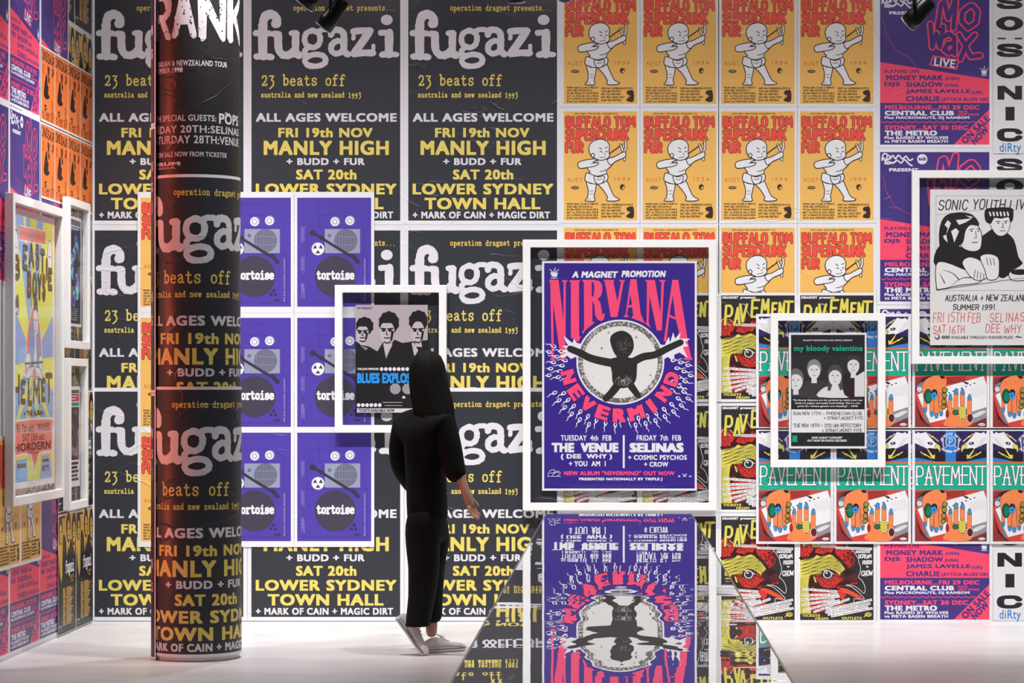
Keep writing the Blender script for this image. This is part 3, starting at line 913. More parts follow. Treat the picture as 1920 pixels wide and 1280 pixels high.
    for x, y, r, q in ((443, 925, 17, 34), (505, 868, 19, 36), (576, 870, 19, 36), (652, 930, 18, 36)): a.ell(x, y, r, q, '2f93d8', 14, line=K, lw=4)
    a.ell(200, 918, 42, 78, '0f5b49', 24, line=K, lw=6); a.ell(206, 925, 26, 52, '187a61')
    a.ell(268, 880, 34, 40, K, 10); a.batch()
    for k in range(5): a.ell(265 + 22 * math.cos(k * 1.257), 912 + 26 * math.sin(k * 1.257), 15, 17, '2f93d8', 10)
    a.end()
    for x, y, r in ((383, 850, 29), (378, 910, 28), (371, 976, 28), (365, 1034, 25)): a.ell(x, y, r, r, '9a8d3e', 16, line=K, lw=7)
    a.ell(497, 1093, 30, 28, '15705a', 12, line=K, lw=5)
    a.ell(573, 1093, 50, 74, K); a.batch()
    for i in range(-3, 4):
        for j in range(-5, 6):
            x, y = 573 + i * 18 + (9 if j % 2 else 0), 1093 + j * 15
            if ((x - 573) / 46) ** 2 + ((y - 1093) / 70) ** 2 < 1: a.ell(x, y, 8.5, 8.5, 'e6da62', 8)
    a.end()
    a.ell(410, 1108, 17, 42, 'a02d2d', 14, line=K, lw=4)
    a.ell(657, 1155, 36, 50, W); a.ell(657, 1155, 29, 43, '5d1f26', 20, line=K, lw=5)
    a.ell(785, 1226, 40, 17, W, 24, line=K, lw=3); a.text('hohum', 760, 810, 1219, 1232, K, bold=.02)
    return a


def art_letter_strip():
    """white strip with large stacked black letters; grid in photo pixels"""
    a = Art(0.23, (1862, 72, 1931, 288), 0.0, paper='e4e4e6', seed=15)
    K = '26242a'
    P = 'e4e4e6'
    a.T = (1868, 81.5, 2.06, 1.0)
    a.stroke([(20.6, 8), (18, 4.6), (12, 3.9), (5.5, 4.6), (4, 8.2), (6.5, 11.2), (12, 13), (18.5, 14.8), (20.6, 18), (18.5, 21.6), (12, 22.3), (5.8, 21.6), (3.4, 18)], 6.8, K, smooth=4)
    a.T = (1868, 240, 2.06, 1.0)
    a.stroke([(20.6, 9), (18, 4.8), (12, 3.9), (6, 5), (4, 9.5), (4, 16.5), (6, 21), (12, 22.3), (18, 21.2), (20.6, 17)], 6.8, K, smooth=4)
    a.T = (0, 0, 1)
    a.ell(1893, 134, 25.5, 13.4, K, 32); a.ell(1893, 134, 10, 6.6, P, 24)
    a.poly([(1870, 161), (1884, 161), (1903, 176), (1903, 161), (1916, 161), (1916, 187), (1902, 187), (1883, 172), (1883, 187), (1870, 187)], K)
    a.rect(1885, 200.5, 1902, 226, K)
    a.ground(); a.text('diRty', 1874, 1914, 268, 290, '2d7fc4', bold=.01)
    a.batch(); a.rect(1870, 71.9, 1886, 73.9, K); a.rect(1902, 71.9, 1916, 73.9, K); a.end()
    return a


def art_pink_headline():
    """the large framed print: indigo, tall pink letters arched over a white disc"""
    a = Art(0.966, (112, 107, 837, 1182), 0.0, paper='ebebee', seed=17, flat=True)
    P, K, W, Dk = '37218a', 'fb4d78', 'ecebee', '2a2726'
    a.rect(122, 117, 827, 1172, P)
    a.batch()
    a.poly([(150, 160), (187, 162), (180, 182), (158, 180)], W); a.stroke([(148, 146), (164, 160)], 3, W); a.stroke([(190, 148), (172, 160)], 3, W); a.stroke([(174, 140), (168, 158)], 3, W)
    a.end(); a.text('triple j', 152, 184, 184, 191, W, bold=.05)
    a.text('A MAGNET', 254, 466, 155, 186, W, bold=.06, space=1.1, shear=.15); a.text('PROMOTION', 486, 690, 152, 183, W, bold=.06, space=1.1, shear=.15)
    A = (98.5, 98.5, .3078); B = (443.25, 98.5, .3078); C = (110.8, 295.5, .5002)
    a.batch()
    a.T = A
    a.poly([(150, 315), (295, 315), (368, 920), (372, 360), (340, 320), (440, 320), (405, 360), (400, 1530), (330, 1530), (212, 660), (222, 1490), (250, 1534), (165, 1534), (190, 1490), (168, 360)], K)
    a.poly([(455, 320), (630, 320), (605, 350), (608, 1170), (635, 1175), (595, 1260), (540, 1225), (485, 1190), (482, 360)], K)
    a.poly([(650, 315), (830, 315), (910, 330), (955, 380), (962, 480), (940, 560), (890, 605), (930, 660), (950, 760), (958, 850), (985, 825), (1000, 830), (985, 910), (940, 942), (890, 920), (850, 850), (840, 700), (810, 630), (808, 950), (850, 962), (760, 1030), (690, 1095), (662, 1140), (655, 1110), (685, 1060), (680, 360)], K)
    a.poly([(975, 315), (1145, 315), (1130, 350), (1190, 650), (1245, 355), (1210, 318), (1310, 318), (1285, 350), (1190, 880), (1090, 880), (1000, 345)], K)
    a.T = B
    a.poly([(270, 305), (360, 305), (425, 830), (480, 960), (490, 980), (440, 955), (280, 890), (312, 860), (295, 735), (236, 735), (215, 840), (250, 880), (160, 880), (195, 840)], K)
    a.poly([(485, 318), (640, 318), (725, 820), (740, 350), (695, 318), (815, 318), (780, 350), (745, 1085), (670, 1085), (560, 560), (545, 960), (575, 1045), (495, 985), (515, 950), (520, 350)], K)
    a.poly([(905, 315), (995, 315), (1150, 1300), (1190, 1480), (1215, 1530), (1070, 1530), (1100, 1490), (960, 920), (858, 880), (815, 1250), (775, 1250), (830, 860)], K)
    a.end(); a.batch()
    a.poly([(268, 530), (292, 692), (240, 702)], P); a.poly([(912, 545), (952, 885), (862, 842)], P)
    a.T = A
    a.poly([(798, 345), (824, 350), (838, 400), (838, 470), (826, 560), (798, 582)], P)
    a.end()
    a.T = C
    # indigo halo, pebbled white ring
    a.ell(735, 570, 432, 418, P, 48)
    splash_l = [(380, 400), (330, 392), (300, 350), (290, 390), (262, 372), (205, 322), (232, 392), (250, 410), (190, 420), (236, 446), (160, 470), (232, 480), (150, 520), (200, 530), (240, 510), (270, 540), (320, 520), (360, 600), (470, 560)]
    splash_r = [(1060, 400), (1150, 410), (1190, 330), (1200, 390), (1230, 290), (1248, 350), (1300, 288), (1290, 350), (1390, 350), (1340, 385), (1375, 420), (1320, 430), (1365, 530), (1290, 480), (1240, 500), (1240, 570), (1180, 520), (1120, 560), (1040, 560)]
    a.batch(); a.poly(splash_l, W); a.poly(splash_r, W); a.ell(735, 570, 412, 398, W, 48); a.end()
    a.ell(735, 570, 396, 383, '6d6a66', 48)
    rg = random.Random(2)
    a.batch()
    for k in range(220):
        t = rg.uniform(0, 2 * math.pi); q = rg.uniform(.89, 1.0)
        a.ell(735 + 388 * q * math.cos(t), 570 + 376 * q * math.sin(t), rg.uniform(6, 12), rg.uniform(5, 9), 'c9c6c0', 7, rot=t)
    a.end()
    a.ell(735, 570, 350, 338, 'e6e4e0', 48)
    # plain dark bather with spread arms
    a.batch()
    a.poly([(640, 380), (660, 310), (750, 275), (835, 320), (862, 420), (830, 500), (760, 535), (690, 505)], Dk, 4)
    a.stroke([(755, 500), (755, 580)], 110, Dk)
    a.poly([(640, 545), (755, 525), (880, 545), (890, 640), (870, 760), (760, 815), (670, 770), (655, 660)], Dk, 4)
    a.stroke([(670, 580), (560, 560), (450, 530), (350, 480), (265, 445)], 78, Dk, smooth=4, taper=(1, .8))
    a.stroke([(850, 570), (950, 520), (1060, 500), (1180, 440), (1300, 385)], 74, Dk, smooth=4, taper=(1, .8))
    a.stroke([(720, 770), (660, 850), (600, 910)], 80, Dk, smooth=3, taper=(1, .8)); a.stroke([(820, 770), (870, 840), (905, 885)], 74, Dk, smooth=3, taper=(1, .7))
    a.end()
    a.batch()
    for k in range(90):
        t = rg.uniform(0, 6.28); q = rg.uniform(0, 1)
        a.ell(765 + 80 * q * math.cos(t), 745 + 55 * q * math.sin(t), 4, 4, 'b8b4ae', 5)
    for k in range(60):
        t = rg.uniform(0, 6.28); q = rg.uniform(0.2, 1)
        a.ell(770 + 70 * q * math.cos(t), 420 + 90 * q * math.sin(t), 3.5, 3.5, '8d8984', 5)
    for x, y, r in ((625, 292, 10), (883, 335, 11), (560, 440, 9), (1015, 690, 9), (865, 268, 9), (480, 700, 5)): a.ell(x, y, r, r, '5a5754', 10); a.ell(x - 2, y - 2, r * .5, r * .5, W, 8)
    a.end()
    a.ground()
    # drops that swarm round the disc
    drops = []
    for k in range(34): drops.append((R(22 + k * 4.0), 590 + (k * 71) % 150))
    for k in range(12): drops.append((R(165 + k * 3.2), 510 + (k * 83) % 190))
    for k in range(12): drops.append((R(-8 + k * 3.4), 500 + (k * 67) % 170))
    D2 = []
    for t, q in drops:
        x, y = 735 + q * math.cos(t), 570 + q * .82 * math.sin(t) + 40
        if 45 < x < 1415 and y < 1160: D2.append((t, x, y))
    a.batch()
    for t, x, y in D2:
        ex, ey = math.cos(t), math.sin(t)
        tail = [(x + ex * d + ey * 7 * math.sin(d * .11), y + ey * d - ex * 7 * math.sin(d * .11)) for d in range(0, 96, 12)]
        tail = [p for p in tail if 28 < p[0] < 1428]
        if len(tail) > 2: a.stroke(tail, 11, W, taper=(1.1, .35))
        a.ell(x, y, 25, 17, W, 14, rot=t)
    a.end(); a.batch()
    for t, x, y in D2: a.ell(x + 2, y - 2, 14, 8, P, 10, rot=t)
    a.end()
    a.ground(40)
    a.arc('NEVERMIND', 735, 560, 508, 163, 19, 130, 126, K, bold=.07, outline='2b1760', ow=8)
    a.T = (0, 0, 1)
    T = lambda s, x0, x1, y0, y1, c=W, b=.05: (a.ground(), a.text(s, x0, x1, y0, y1, c, bold=b, space=1.1))
    T('TUESDAY  4th  FEB', 200, 437, 922, 948, b=.03); T('THE  VENUE', 157, 470, 958, 1003, b=.075); T('( DEE  WHY )', 200, 440, 1010, 1038); T('+ YOU  AM  I', 238, 410, 1043, 1068, b=.04)
    a.rect(490, 922, 499, 1076, W)
    T('FRIDAY  7th  FEB', 555, 763, 922, 948, b=.03); T('SELINAS', 522, 775, 958, 1003, b=.075); T('+ COSMIC PSYCHOS', 515, 790, 1015, 1038, b=.04); T('+ CROW', 590, 703, 1047, 1070, b=.04)
    T('NEW ALBUM "NEVERMIND" OUT NOW', 215, 733, 1090, 1110, K); T('PRESENTED NATIONALLY BY TRIPLE J', 285, 675, 1121, 1137, W, .06)
    a.batch()
    for p in ([(140, 1110), (150, 1088), (172, 1086), (164, 1108)], [(160, 1112), (180, 1090), (198, 1100), (184, 1112)], [(150, 1100), (190, 1096)]): a.stroke(p, 2, W, smooth=3)
    a.rect(136, 1114, 200, 1116, W)
    a.stroke([(770, 1103), (780, 1110), (790, 1103)], 2.5, W)
    a.end(); T('B  M  G', 750, 812, 1111, 1118, b=.03)
    return a


def art_three_men():
    """grey and black print of three dark-haired men with a blue headline; the men are plain generic heads"""
    a = Art(0.45, (265, 195, 812, 1015), 0.0, paper='b8adb2', seed=19, flat=True)
    K, G, W, B = '1b191c', 'b8adb2', 'ebe9ec', '2a9cf0'
    a.rect(265, 545, 812, 1015, K)
    a.text('PAV PRESENTS', 277, 390, 213, 229, K, bold=.04)
    a.poly([(265, 470), (310, 498), (370, 512), (430, 548), (470, 482), (530, 500), (560, 458), (620, 484), (700, 472), (812, 462), (812, 680), (265, 680)], K)
    F = 'c6bcc0'
    for cx, cy, rx, ry, hx, hy, hr, hq, tilt in ((318, 412, 46, 66, 332, 356, 66, 66, .05), (504, 402, 56, 88, 518, 330, 74, 82, -.05), (738, 402, 50, 84, 742, 318, 70, 78, .12)):
        hair = [(hx + hr * math.cos(t * .3142) * (1 + .10 * (t % 2)), hy + hq * math.sin(t * .3142) * (1 + .10 * (t % 2))) for t in range(20)]
        hair = [(max(268, min(809, x)), y) for x, y in hair]
        a.poly(hair, K)
        f = [(cx + rx * math.cos(t * .3142 + tilt), cy + ry * math.sin(t * .3142 + tilt)) for t in range(20)]
        f = [(max(267, min(810, x)), max(hy + 4, y)) for x, y in f]
        a.poly(f, F)
        a.poly([(cx - rx * .45, cy + ry * .7), (cx + rx * .5, cy + ry * .7), (cx + rx * .6, cy + ry * 1.35), (cx - rx * .4, cy + ry * 1.3)], F)
        a.batch()
        ey = cy - ry * .22
        a.stroke([(cx - rx * .8, ey - 8), (cx - rx * .2, ey - 4)], 12, K); a.stroke([(cx + rx * .1, ey - 4), (cx + rx * .75, ey - 8)], 12, K)
        a.ell(cx - rx * .48, ey + 8, rx * .28, 9, K, 12); a.ell(cx + rx * .42, ey + 8, rx * .28, 9, K, 12)
        a.stroke([(cx - 2, ey + 14), (cx - 6, cy + ry * .2), (cx + 6, cy + ry * .24)], 7, K); a.stroke([(cx - rx * .35, cy + ry * .5), (cx + rx * .35, cy + ry * .5)], 9, K)
        a.poly([(cx + rx * .55, cy - ry * .1), (cx + rx * .95, cy - ry * .1), (cx + rx * .7, cy + ry * .7), (cx + rx * .4, cy + ry * .8)], K)
        a.stroke([(cx - rx * .4, cy + ry * .85), (cx, cy + ry * .97), (cx + rx * .45, cy + ry * .85)], 10, K)
        a.end()
    a.poly([(474, 490), (545, 490), (496, 602)], F)
    a.poly([(690, 486), (704, 480), (740, 540), (712, 590)], F); a.poly([(300, 500), (316, 505), (360, 525), (340, 540)], '8d858a')
    a.ground()
    a.text('THE JON SPENCER', 277, 440, 673, 694, W, bold=.05)
    a.batch()
    for i in range(10): a.ell(462 + i * 32.4, 682, 14, 14, W, 18)
    for i in range(6): a.ell(288 + i * 32, 955, 14, 14, W, 18)
    a.end(); a.batch()
    for i in range(3): a.ell(566 + i * 94, 832, 41, 41, 'a09aa0', 28)
    a.end()
    a.text('BLUES EXPLOSION', 277, 797, 711, 790, B, bold=.06)
    a.batch()
    for i in range(2): a.rect(470 + i * 16, 932 + i * 24, 620, 937 + i * 24, 'b5b1b6')
    a.end()
    a.text('&', 618, 645, 885, 905, W, bold=.04)
    a.rect(276, 980, 801, 1012, 'd8d5d8'); a.text('TICKETS AVAILABLE NOW', 286, 560, 984, 1008, K, bold=.05)
    return a


def art_four_heads():
    """black print with a teal headline and four pale heads, plain generic ones"""
    a = Art(0.485, (370, 248, 760, 828), 0.0, paper='ebeaec', seed=21, flat=True)
    K, W, T = '232124', 'e8e6e8', '17ab87'
    a.rect(381, 258, 751, 817, K)
    a.text('MAGNET PROMOTIONS AND TRIPLE J PRESENT', 442, 690, 282, 291, W, bold=.03, shear=.15)
    a.text('my bloody valentine', 396, 740, 312, 347, T, bold=.03)
    a.poly([(384, 440), (384, 360), (749, 360), (749, 570), (384, 570)], '2b292a')
    Wp, Gy = 'dcdad8', '4b484a'
    # clothes and pale shoulders
    a.poly([(440, 500), (490, 486), (540, 490), (570, 520), (575, 570), (430, 570)], '3a383a', 3)
    a.poly([(520, 570), (530, 535), (570, 515), (640, 510), (690, 530), (700, 570)], Wp, 3)
    a.poly([(640, 470), (680, 450), (720, 460), (735, 500), (720, 570), (650, 560)], '2f1c20', 3)
    a.poly([(384, 568), (384, 540), (420, 532), (460, 545), (470, 568)], '3f3c3d')
    a.poly([(700, 470), (749, 440), (749, 568), (700, 568)], Wp)
    for cx, cy, rx, ry, hair, up in ((405, 490, 34, 48, '6b6768', 1), (497, 438, 30, 42, '8a8686', 1), (602, 468, 32, 46, '4a4647', 0), (694, 412, 30, 42, '3a3637', 1)):
        x0 = 384
        c = lambda p: [(max(x0, min(749, x)), max(361, y)) for x, y in p]
        a.poly(c([(cx + (rx + 6) * math.cos(t * .2618), cy - 12 + (ry + 4) * math.sin(t * .2618)) for t in range(24)]), hair)
        if not up: a.poly([(cx - rx - 2, cy - 20), (cx - rx - 6, cy + 70), (cx - rx + 8, cy + 70), (cx, cy), (cx + rx - 6, cy + 70), (cx + rx + 8, cy + 60), (cx + rx + 2, cy - 20)], hair)
        a.poly(c([(cx - 12, cy + 20), (cx + 12, cy + 20), (cx + 14, cy + ry + 20), (cx - 14, cy + ry + 20)]), Wp)
        a.poly(c([(cx + rx * math.cos(t * .2618), cy + ry * math.sin(t * .2618) * (1 if math.sin(t * .2618) > 0 else .72)) for t in range(24)]), Wp)
        a.batch()
        for s in (-1, 1):
            if cx + s * 12 > 388: a.ell(cx + s * 12, cy - 6, 6, 3, '6b6768', 10)
        a.stroke([(cx, cy - 2), (cx - 2, cy + 12)], 2.5, 'a5a1a1'); a.stroke([(cx - 8, cy + 24), (cx + 8, cy + 24)], 3, '7d7878')
        a.end()
    a.batch()
    for i, s in enumerate(('"My Bloody Valentine are the yardstick by which most new', 'bands are judged, and usually found lacking. This is a true', 'print for whose guitars are heading" - NME')):
        a.text(s, 390 + 12 * i, 740 - 12 * i, 581 + i * 15, 592 + i * 15, W, bold=.03, shear=.15)
    a.end()
    a.ground()
    a.rect(383, 632, 749, 748, W)
    H = lambda s, x0, x1, y0, y1: a.caps(s, x0, x1, y0, y1, 2.6, '27242a', gap=.4, jit=.05)
    H('SUN NOV 17TH - PHOENECIAN CLUB', 391, 736, 643, 661); H('+ STRAITJACKET FITS', 545, 741, 667, 684); H('TUE NOV 19TH - SYD UNI REFECTORY', 393, 735, 703, 722); H('+ STRAITJACKET FITS', 535, 735, 729, 746)
    a.rect(387, 763, 412, 795, T); a.stroke([(393, 770), (406, 770), (406, 788), (393, 788)], 2, '0d5a48', closed=True)
    a.text('NEW ALBUM "LOVELESS"', 485, 638, 768, 779, W, bold=.04); a.text('OUT NOW ON SHOCK RECORDS', 463, 660, 783, 794, W, bold=.04)
    return a


def art_ink_couple():
    """off-white print: black brush headline over an ink drawing of two people (a plain generic pair)"""
    a = Art(0.688, (340, 140, 1025, 1107), 0.0, paper='e9e7e4', seed=23, flat=True)
    K, W, Rd = '1f1c1f', 'eeece9', 'de5a4a'
    a.stroke([(377, 180), (992, 180), (992, 767), (377, 767)], 2.2, '8c8a88', closed=True)
    a.caps('SONIC YOUTH LIVE', 388, 962, 202, 268, 7, K, gap=.42, slant=.16, jit=.05)
    a.stroke([(378, 298), (700, 262), (990, 222)], 2, '8c8a88')
    # person at the back: dark hair and jumper, facing front
    a.poly([(560, 540), (610, 470), (690, 410), (740, 380), (800, 400), (860, 450), (890, 560), (915, 600), (860, 640), (830, 670), (780, 690), (700, 620), (620, 580)], K, 3)
    a.poly([(695, 300), (720, 280), (820, 280), (838, 330), (830, 390), (800, 425), (760, 425), (722, 380)], W, 3, line=K, lw=4)
    a.poly([(682, 330), (680, 270), (720, 254), (840, 252), (858, 280), (854, 330), (836, 345), (828, 312), (780, 322), (740, 316), (722, 350), (700, 350)], K, 2)
    a.batch()
    for i in range(6): a.poly([(705 + i * 22, 280), (714 + i * 22, 276), (722 + i * 22, 302), (712 + i * 22, 308)], W)
    a.end(); a.batch()
    a.stroke([(750, 340), (775, 338)], 5, K); a.stroke([(800, 338), (822, 336)], 5, K); a.ell(764, 350, 6, 4, K, 10); a.ell(810, 348, 6, 4, K, 10); a.stroke([(790, 348), (796, 376), (784, 378)], 4, K); a.stroke([(774, 398), (808, 396)], 4, K)
    a.end()
    # person in front: bobbed hair, dark top and pale sleeve
    a.poly([(377, 520), (440, 470), (540, 500), (610, 540), (640, 600), (560, 640), (377, 620)], K, 3)
    a.poly([(377, 610), (430, 590), (560, 640), (660, 680), (640, 720), (520, 735), (400, 760), (379, 740)], W, 3, line=K, lw=5)
    a.poly([(560, 360), (620, 350), (655, 400), (662, 450), (650, 510), (600, 525), (540, 500), (520, 430)], W, 3, line=K, lw=5)
    a.poly([(402, 500), (395, 420), (410, 340), (450, 295), (530, 282), (600, 295), (640, 340), (640, 366), (590, 362), (560, 400), (545, 470), (500, 495), (460, 480), (430, 505)], K, 3)
    a.batch()
    for p in ([(430, 360), (450, 330), (470, 350), (440, 420), (450, 380)], [(500, 330), (600, 320), (560, 345), (520, 360)], [(470, 400), (500, 380), (520, 400), (490, 470), (480, 430)], [(420, 430), (440, 420), (450, 470), (430, 450)], [(560, 300), (610, 312), (590, 318)]): a.poly(p, W)
    a.end(); a.batch()
    a.stroke([(585, 390), (612, 384)], 5, K); a.stroke([(632, 384), (650, 386)], 5, K); a.ell(598, 398, 7, 4, K, 10); a.ell(640, 398, 6, 4, K, 10); a.stroke([(622, 398), (628, 440), (614, 442)], 4, K); a.stroke([(600, 470), (634, 468)], 5, K)
    for p in ([(420, 640), (480, 660), (520, 700)], [(470, 740), (540, 690), (620, 690)], [(400, 660), (430, 720)], [(500, 512), (560, 520), (600, 545)]): a.stroke(p, 6, K, smooth=3, taper=(.3, 1.2))
    a.end()
    # folded hands and cup
    a.poly([(540, 590), (580, 560), (640, 575), (690, 620), (700, 680), (650, 705), (600, 690), (560, 640)], W, 3, line=K, lw=5)
    a.poly([(650, 560), (700, 540), (760, 560), (770, 620), (760, 690), (700, 700), (680, 640)], W, 3, line=K, lw=5)
    a.batch()
    for i in range(4): a.stroke([(620 + i * 18, 640 + i * 8), (612 + i * 20, 690 + i * 2)], 4, K)
    for i in range(3): a.stroke([(690 + i * 22, 566), (700 + i * 20, 610)], 4, K)
    a.end()
    a.poly([(830, 660), (870, 640), (930, 640), (960, 660), (940, 700), (850, 705)], W, 3, line=K, lw=5); a.ell(896, 655, 55, 16, K, 20)
    a.stroke([(379, 765), (600, 735), (800, 705), (990, 680)], 3, K)
    a.ground()
    a.caps('AUSTRALIA + NEW ZEALAND', 432, 940, 793, 834, 5.5, K, gap=.42, slant=.1, jit=.06); a.caps('SUMMER 1991.', 480, 758, 853, 890, 5.5, K, gap=.42, slant=.1, jit=.06)
    for s, x0, x1, y0, y1 in (('FRI 15TH FEB', 357, 652, 905, 968), ('SELINAS', 708, 925, 905, 962), ('SAT 16TH', 357, 552, 982, 1034), ('DEE WHY', 683, 905, 978, 1032)):
        a.caps(s, x0, x1, y0, y1, 4.5, Rd, gap=.5, slant=.08, jit=.08)
    a.ell(385, 1056, 17, 17, '6b6866'); a.ell(382, 1052, 10, 10, W)
    a.text('GOO', 412, 464, 1048, 1066, K, bold=.06, shear=.2); a.text('AVAILABLE THROUGH WARNER MUSIC', 471, 858, 1049, 1067, K, bold=.015)
    a.stroke([(872, 1058), (884, 1050), (890, 1060), (902, 1054), (908, 1060)], 5, K)
    return a


def art_yellow_rays():
    """yellow and blue sunburst print with wobbly brown lettering"""
    a = Art(0.966, (0, 0, 966, 1450), 0.035, paper='ecebec', seed=25, flat=True)
    Y, B, Cr, Br, W = 'e9ef68', '86b5e6', 'f4877c', '4a3026', 'efedee'
    a.rect(0, 0, 966, 1450, Y)
    a.batch()
    cx, cy = 480, 780
    rays = [((0, 1180), (0, 980)), ((0, 820), (0, 480)), ((60, 0), (250, 0)), ((560, 0), (720, 0)), ((966, 520), (966, 760)), ((966, 960), (966, 1180)), ((300, 0), (400, 0))]
    for p, q in rays: a.poly([(cx, cy), p, q], B)
    a.poly([(cx, 900), (130, 1120), (300, 1120)], B); a.poly([(cx, 900), (660, 1120), (840, 1120)], B); a.poly([(cx, 960), (400, 1120), (560, 1120)], B)
    a.end()
    a.poly([(150, 56), (780, 50), (780, 128), (150, 134)], Cr, line=W, lw=5); a.batch(); [a.stroke([(180 + i * 48, 76 + (i * 13) % 10), (200 + i * 48, 108), (214 + i * 48, 80)], 6, 'b0443c') for i in range(12)]; a.end()
    for x, y in ((84, 180), (880, 190)): a.ell(x, y, 62, 100, Br); a.ell(x, y, 54, 92, W); a.text('triple j', x - 34, x + 34, y - 8, y + 8, Br, bold=.04)
    for ch, x0, x1, y0, y1 in (('B', 20, 170, 215, 360), ('E', 230, 350, 150, 300), ('A', 365, 500, 130, 280), ('S', 525, 620, 130, 280), ('T', 640, 760, 150, 300), ('I', 770, 830, 195, 330), ('E', 830, 940, 250, 385),
                               ('B', 330, 430, 292, 445), ('O', 455, 560, 294, 450), ('Y', 570, 680, 294, 450), ('S', 690, 770, 292, 450)):
        a.caps(ch, x0, x1, y0, y1, 40, Br)
    a.poly([(60, 470), (120, 430), (150, 500), (130, 540), (60, 530)], '5d5a5c', 3); a.text('BMG', 60, 140, 505, 535, W, bold=.03)
    a.stroke([(850, 500), (900, 490), (905, 540), (858, 548)], 5, W, closed=True)
    # hooded seated figure, generic
    a.poly([(500, 470), (600, 520), (680, 700), (700, 850), (640, 880), (300, 880), (270, 830), (330, 640), (410, 520)], W, 4)
    a.poly([(500, 482), (590, 530), (664, 700), (684, 850), (620, 866), (320, 866), (286, 830), (340, 650), (420, 530)], Cr, 4)
    a.poly([(480, 510), (500, 440), (560, 440), (585, 510), (540, 500)], '55504c', 3)
    a.poly([(400, 600), (460, 560), (500, 640), (500, 800), (420, 830), (380, 760)], '7fb0e0', 3); a.poly([(590, 590), (640, 700), (640, 800), (560, 830), (540, 700)], '7fb0e0', 3)
    a.poly([(470, 540), (520, 500), (590, 540), (585, 620), (545, 660), (560, 820), (480, 820), (505, 660)], W, 3, line=Br, lw=4)
    a.batch(); a.ell(505, 560, 10, 5, Br, 10); a.ell(556, 560, 10, 5, Br, 10); a.stroke([(530, 565), (526, 600), (540, 602)], 4, Br); a.stroke([(512, 620), (548, 618)], 5, Br); a.end()
    a.poly([(300, 770), (380, 740), (420, 800), (330, 840)], W, 3, line=Br, lw=4); a.poly([(700, 780), (640, 750), (600, 800), (660, 840)], W, 3, line=Br, lw=4)
    a.stroke([(280, 805), (700, 792)], 14, '6d665e')
    a.poly([(350, 830), (480, 820), (640, 830), (690, 890), (560, 870), (500, 900), (440, 870), (320, 890)], W, 3, line=Br, lw=4)
    a.poly([(460, 860), (500, 830), (540, 860), (500, 892)], Cr, 3, line=Br, lw=3)
    a.ground(20)
    for ch, x0, x1, y0, y1 in (('H', 15, 165, 860, 1035), ('E', 190, 300, 890, 1030), ('L', 350, 450, 880, 1040), ('M', 470, 640, 880, 1030), ('E', 670, 770, 880, 1020), ('T', 770, 945, 850, 1030)):
        a.caps(ch, x0, x1, y0, y1, 34, Br)
    a.ground(20)
    a.caps('+ THE HURAH', 250, 720, 1062, 1094, 12, Br, gap=.3)
    a.poly([(0, 1140), (40, 1110), (920, 1105), (950, 1140), (950, 1270), (900, 1308), (620, 1310), (500, 1420), (420, 1310), (60, 1312), (10, 1280)], W, 2)
    a.poly([(14, 1150), (50, 1122), (910, 1117), (938, 1150), (938, 1262), (890, 1296), (610, 1298), (510, 1400), (430, 1298), (70, 1300), (20, 1270)], Cr, 2)
    a.text('FRI 7th oct - WAVES', 60, 880, 1135, 1180, '3a211c', bold=.035); a.text('SAT 15th oct', 230, 740, 1190, 1232, '3a211c', bold=.035)
    a.text('HORDERN', 40, 900, 1238, 1285, '3a211c', bold=.055); a.text('PAVILION', 360, 610, 1290, 1305, '3a211c', bold=.02)
    a.poly([(90, 1330), (330, 1325), (350, 1450), (20, 1450)], B); a.poly([(680, 1320), (880, 1318), (940, 1450), (620, 1450)], B)
    a.caps('BETTY', 690, 860, 1375, 1408, 9, Br); a.rect(700, 1340, 850, 1356, Br); a.rect(110, 1350, 310, 1374, Br)
    return a


def art_glow():
    """dark blue print with violet and turquoise glows"""
    a = Art(0.36, (0, 0, 360, 620), 0.018, paper='e6e6e8', seed=27, flat=True)
    a.rect(0, 0, 360, 620, '171b33')
    rg = random.Random(8)
    for k in range(70):
        t = k / 70
        x = 180 + 130 * math.sin(t * 9 + 1) * rg.uniform(.3, 1); y = 110 + 380 * t
        c = ('3b2a86', '6a3fb0', '22568f', '3fa7b5', '6fd6c8', '8f54c0', '28356b')[k % 7]
        a.ell(x, y, rg.uniform(14, 52), rg.uniform(12, 40), c, 14, rot=rg.uniform(0, 3))
    a.rect(30, 34, 330, 42, 'b9c4dd'); a.rect(60, 50, 300, 58, '8fb7d8')
    a.batch()
    for i in range(6): a.rect(40, 530 + i * 13, 300 - 17 * (i % 3), 535 + i * 13, '4f86a5')
    a.end()
    return a


def art_white_red():
    """white print with a red band, a dark picture and rows of black type"""
    a = Art(0.30, (0, 0, 300, 560), 0.02, paper='e8e7e8', seed=29, flat=True)
    K = '26232a'
    a.rect(0, 0, 300, 20, K); a.rect(0, 24, 300, 70, 'c83b45'); a.rect(20, 36, 250, 42, 'e8e6e8'); a.rect(20, 52, 200, 58, 'e8e6e8')
    a.rect(0, 76, 300, 98, '2e8f76'); a.rect(0, 104, 300, 420, '37222c')
    rg = random.Random(3)
    for k in range(40): a.ell(rg.uniform(20, 280), rg.uniform(125, 400), rg.uniform(8, 20), rg.uniform(8, 20), ('7a2f3a', '4b4650', '8a7a4a', '2a2730', 'a33f48', '6d6a78')[k % 6], 9)
    a.batch()
    for i in range(5): a.rect(20, 432 + i * 24, 280 - 30 * (i % 2), 448 + i * 24, K)
    a.end()
    return a


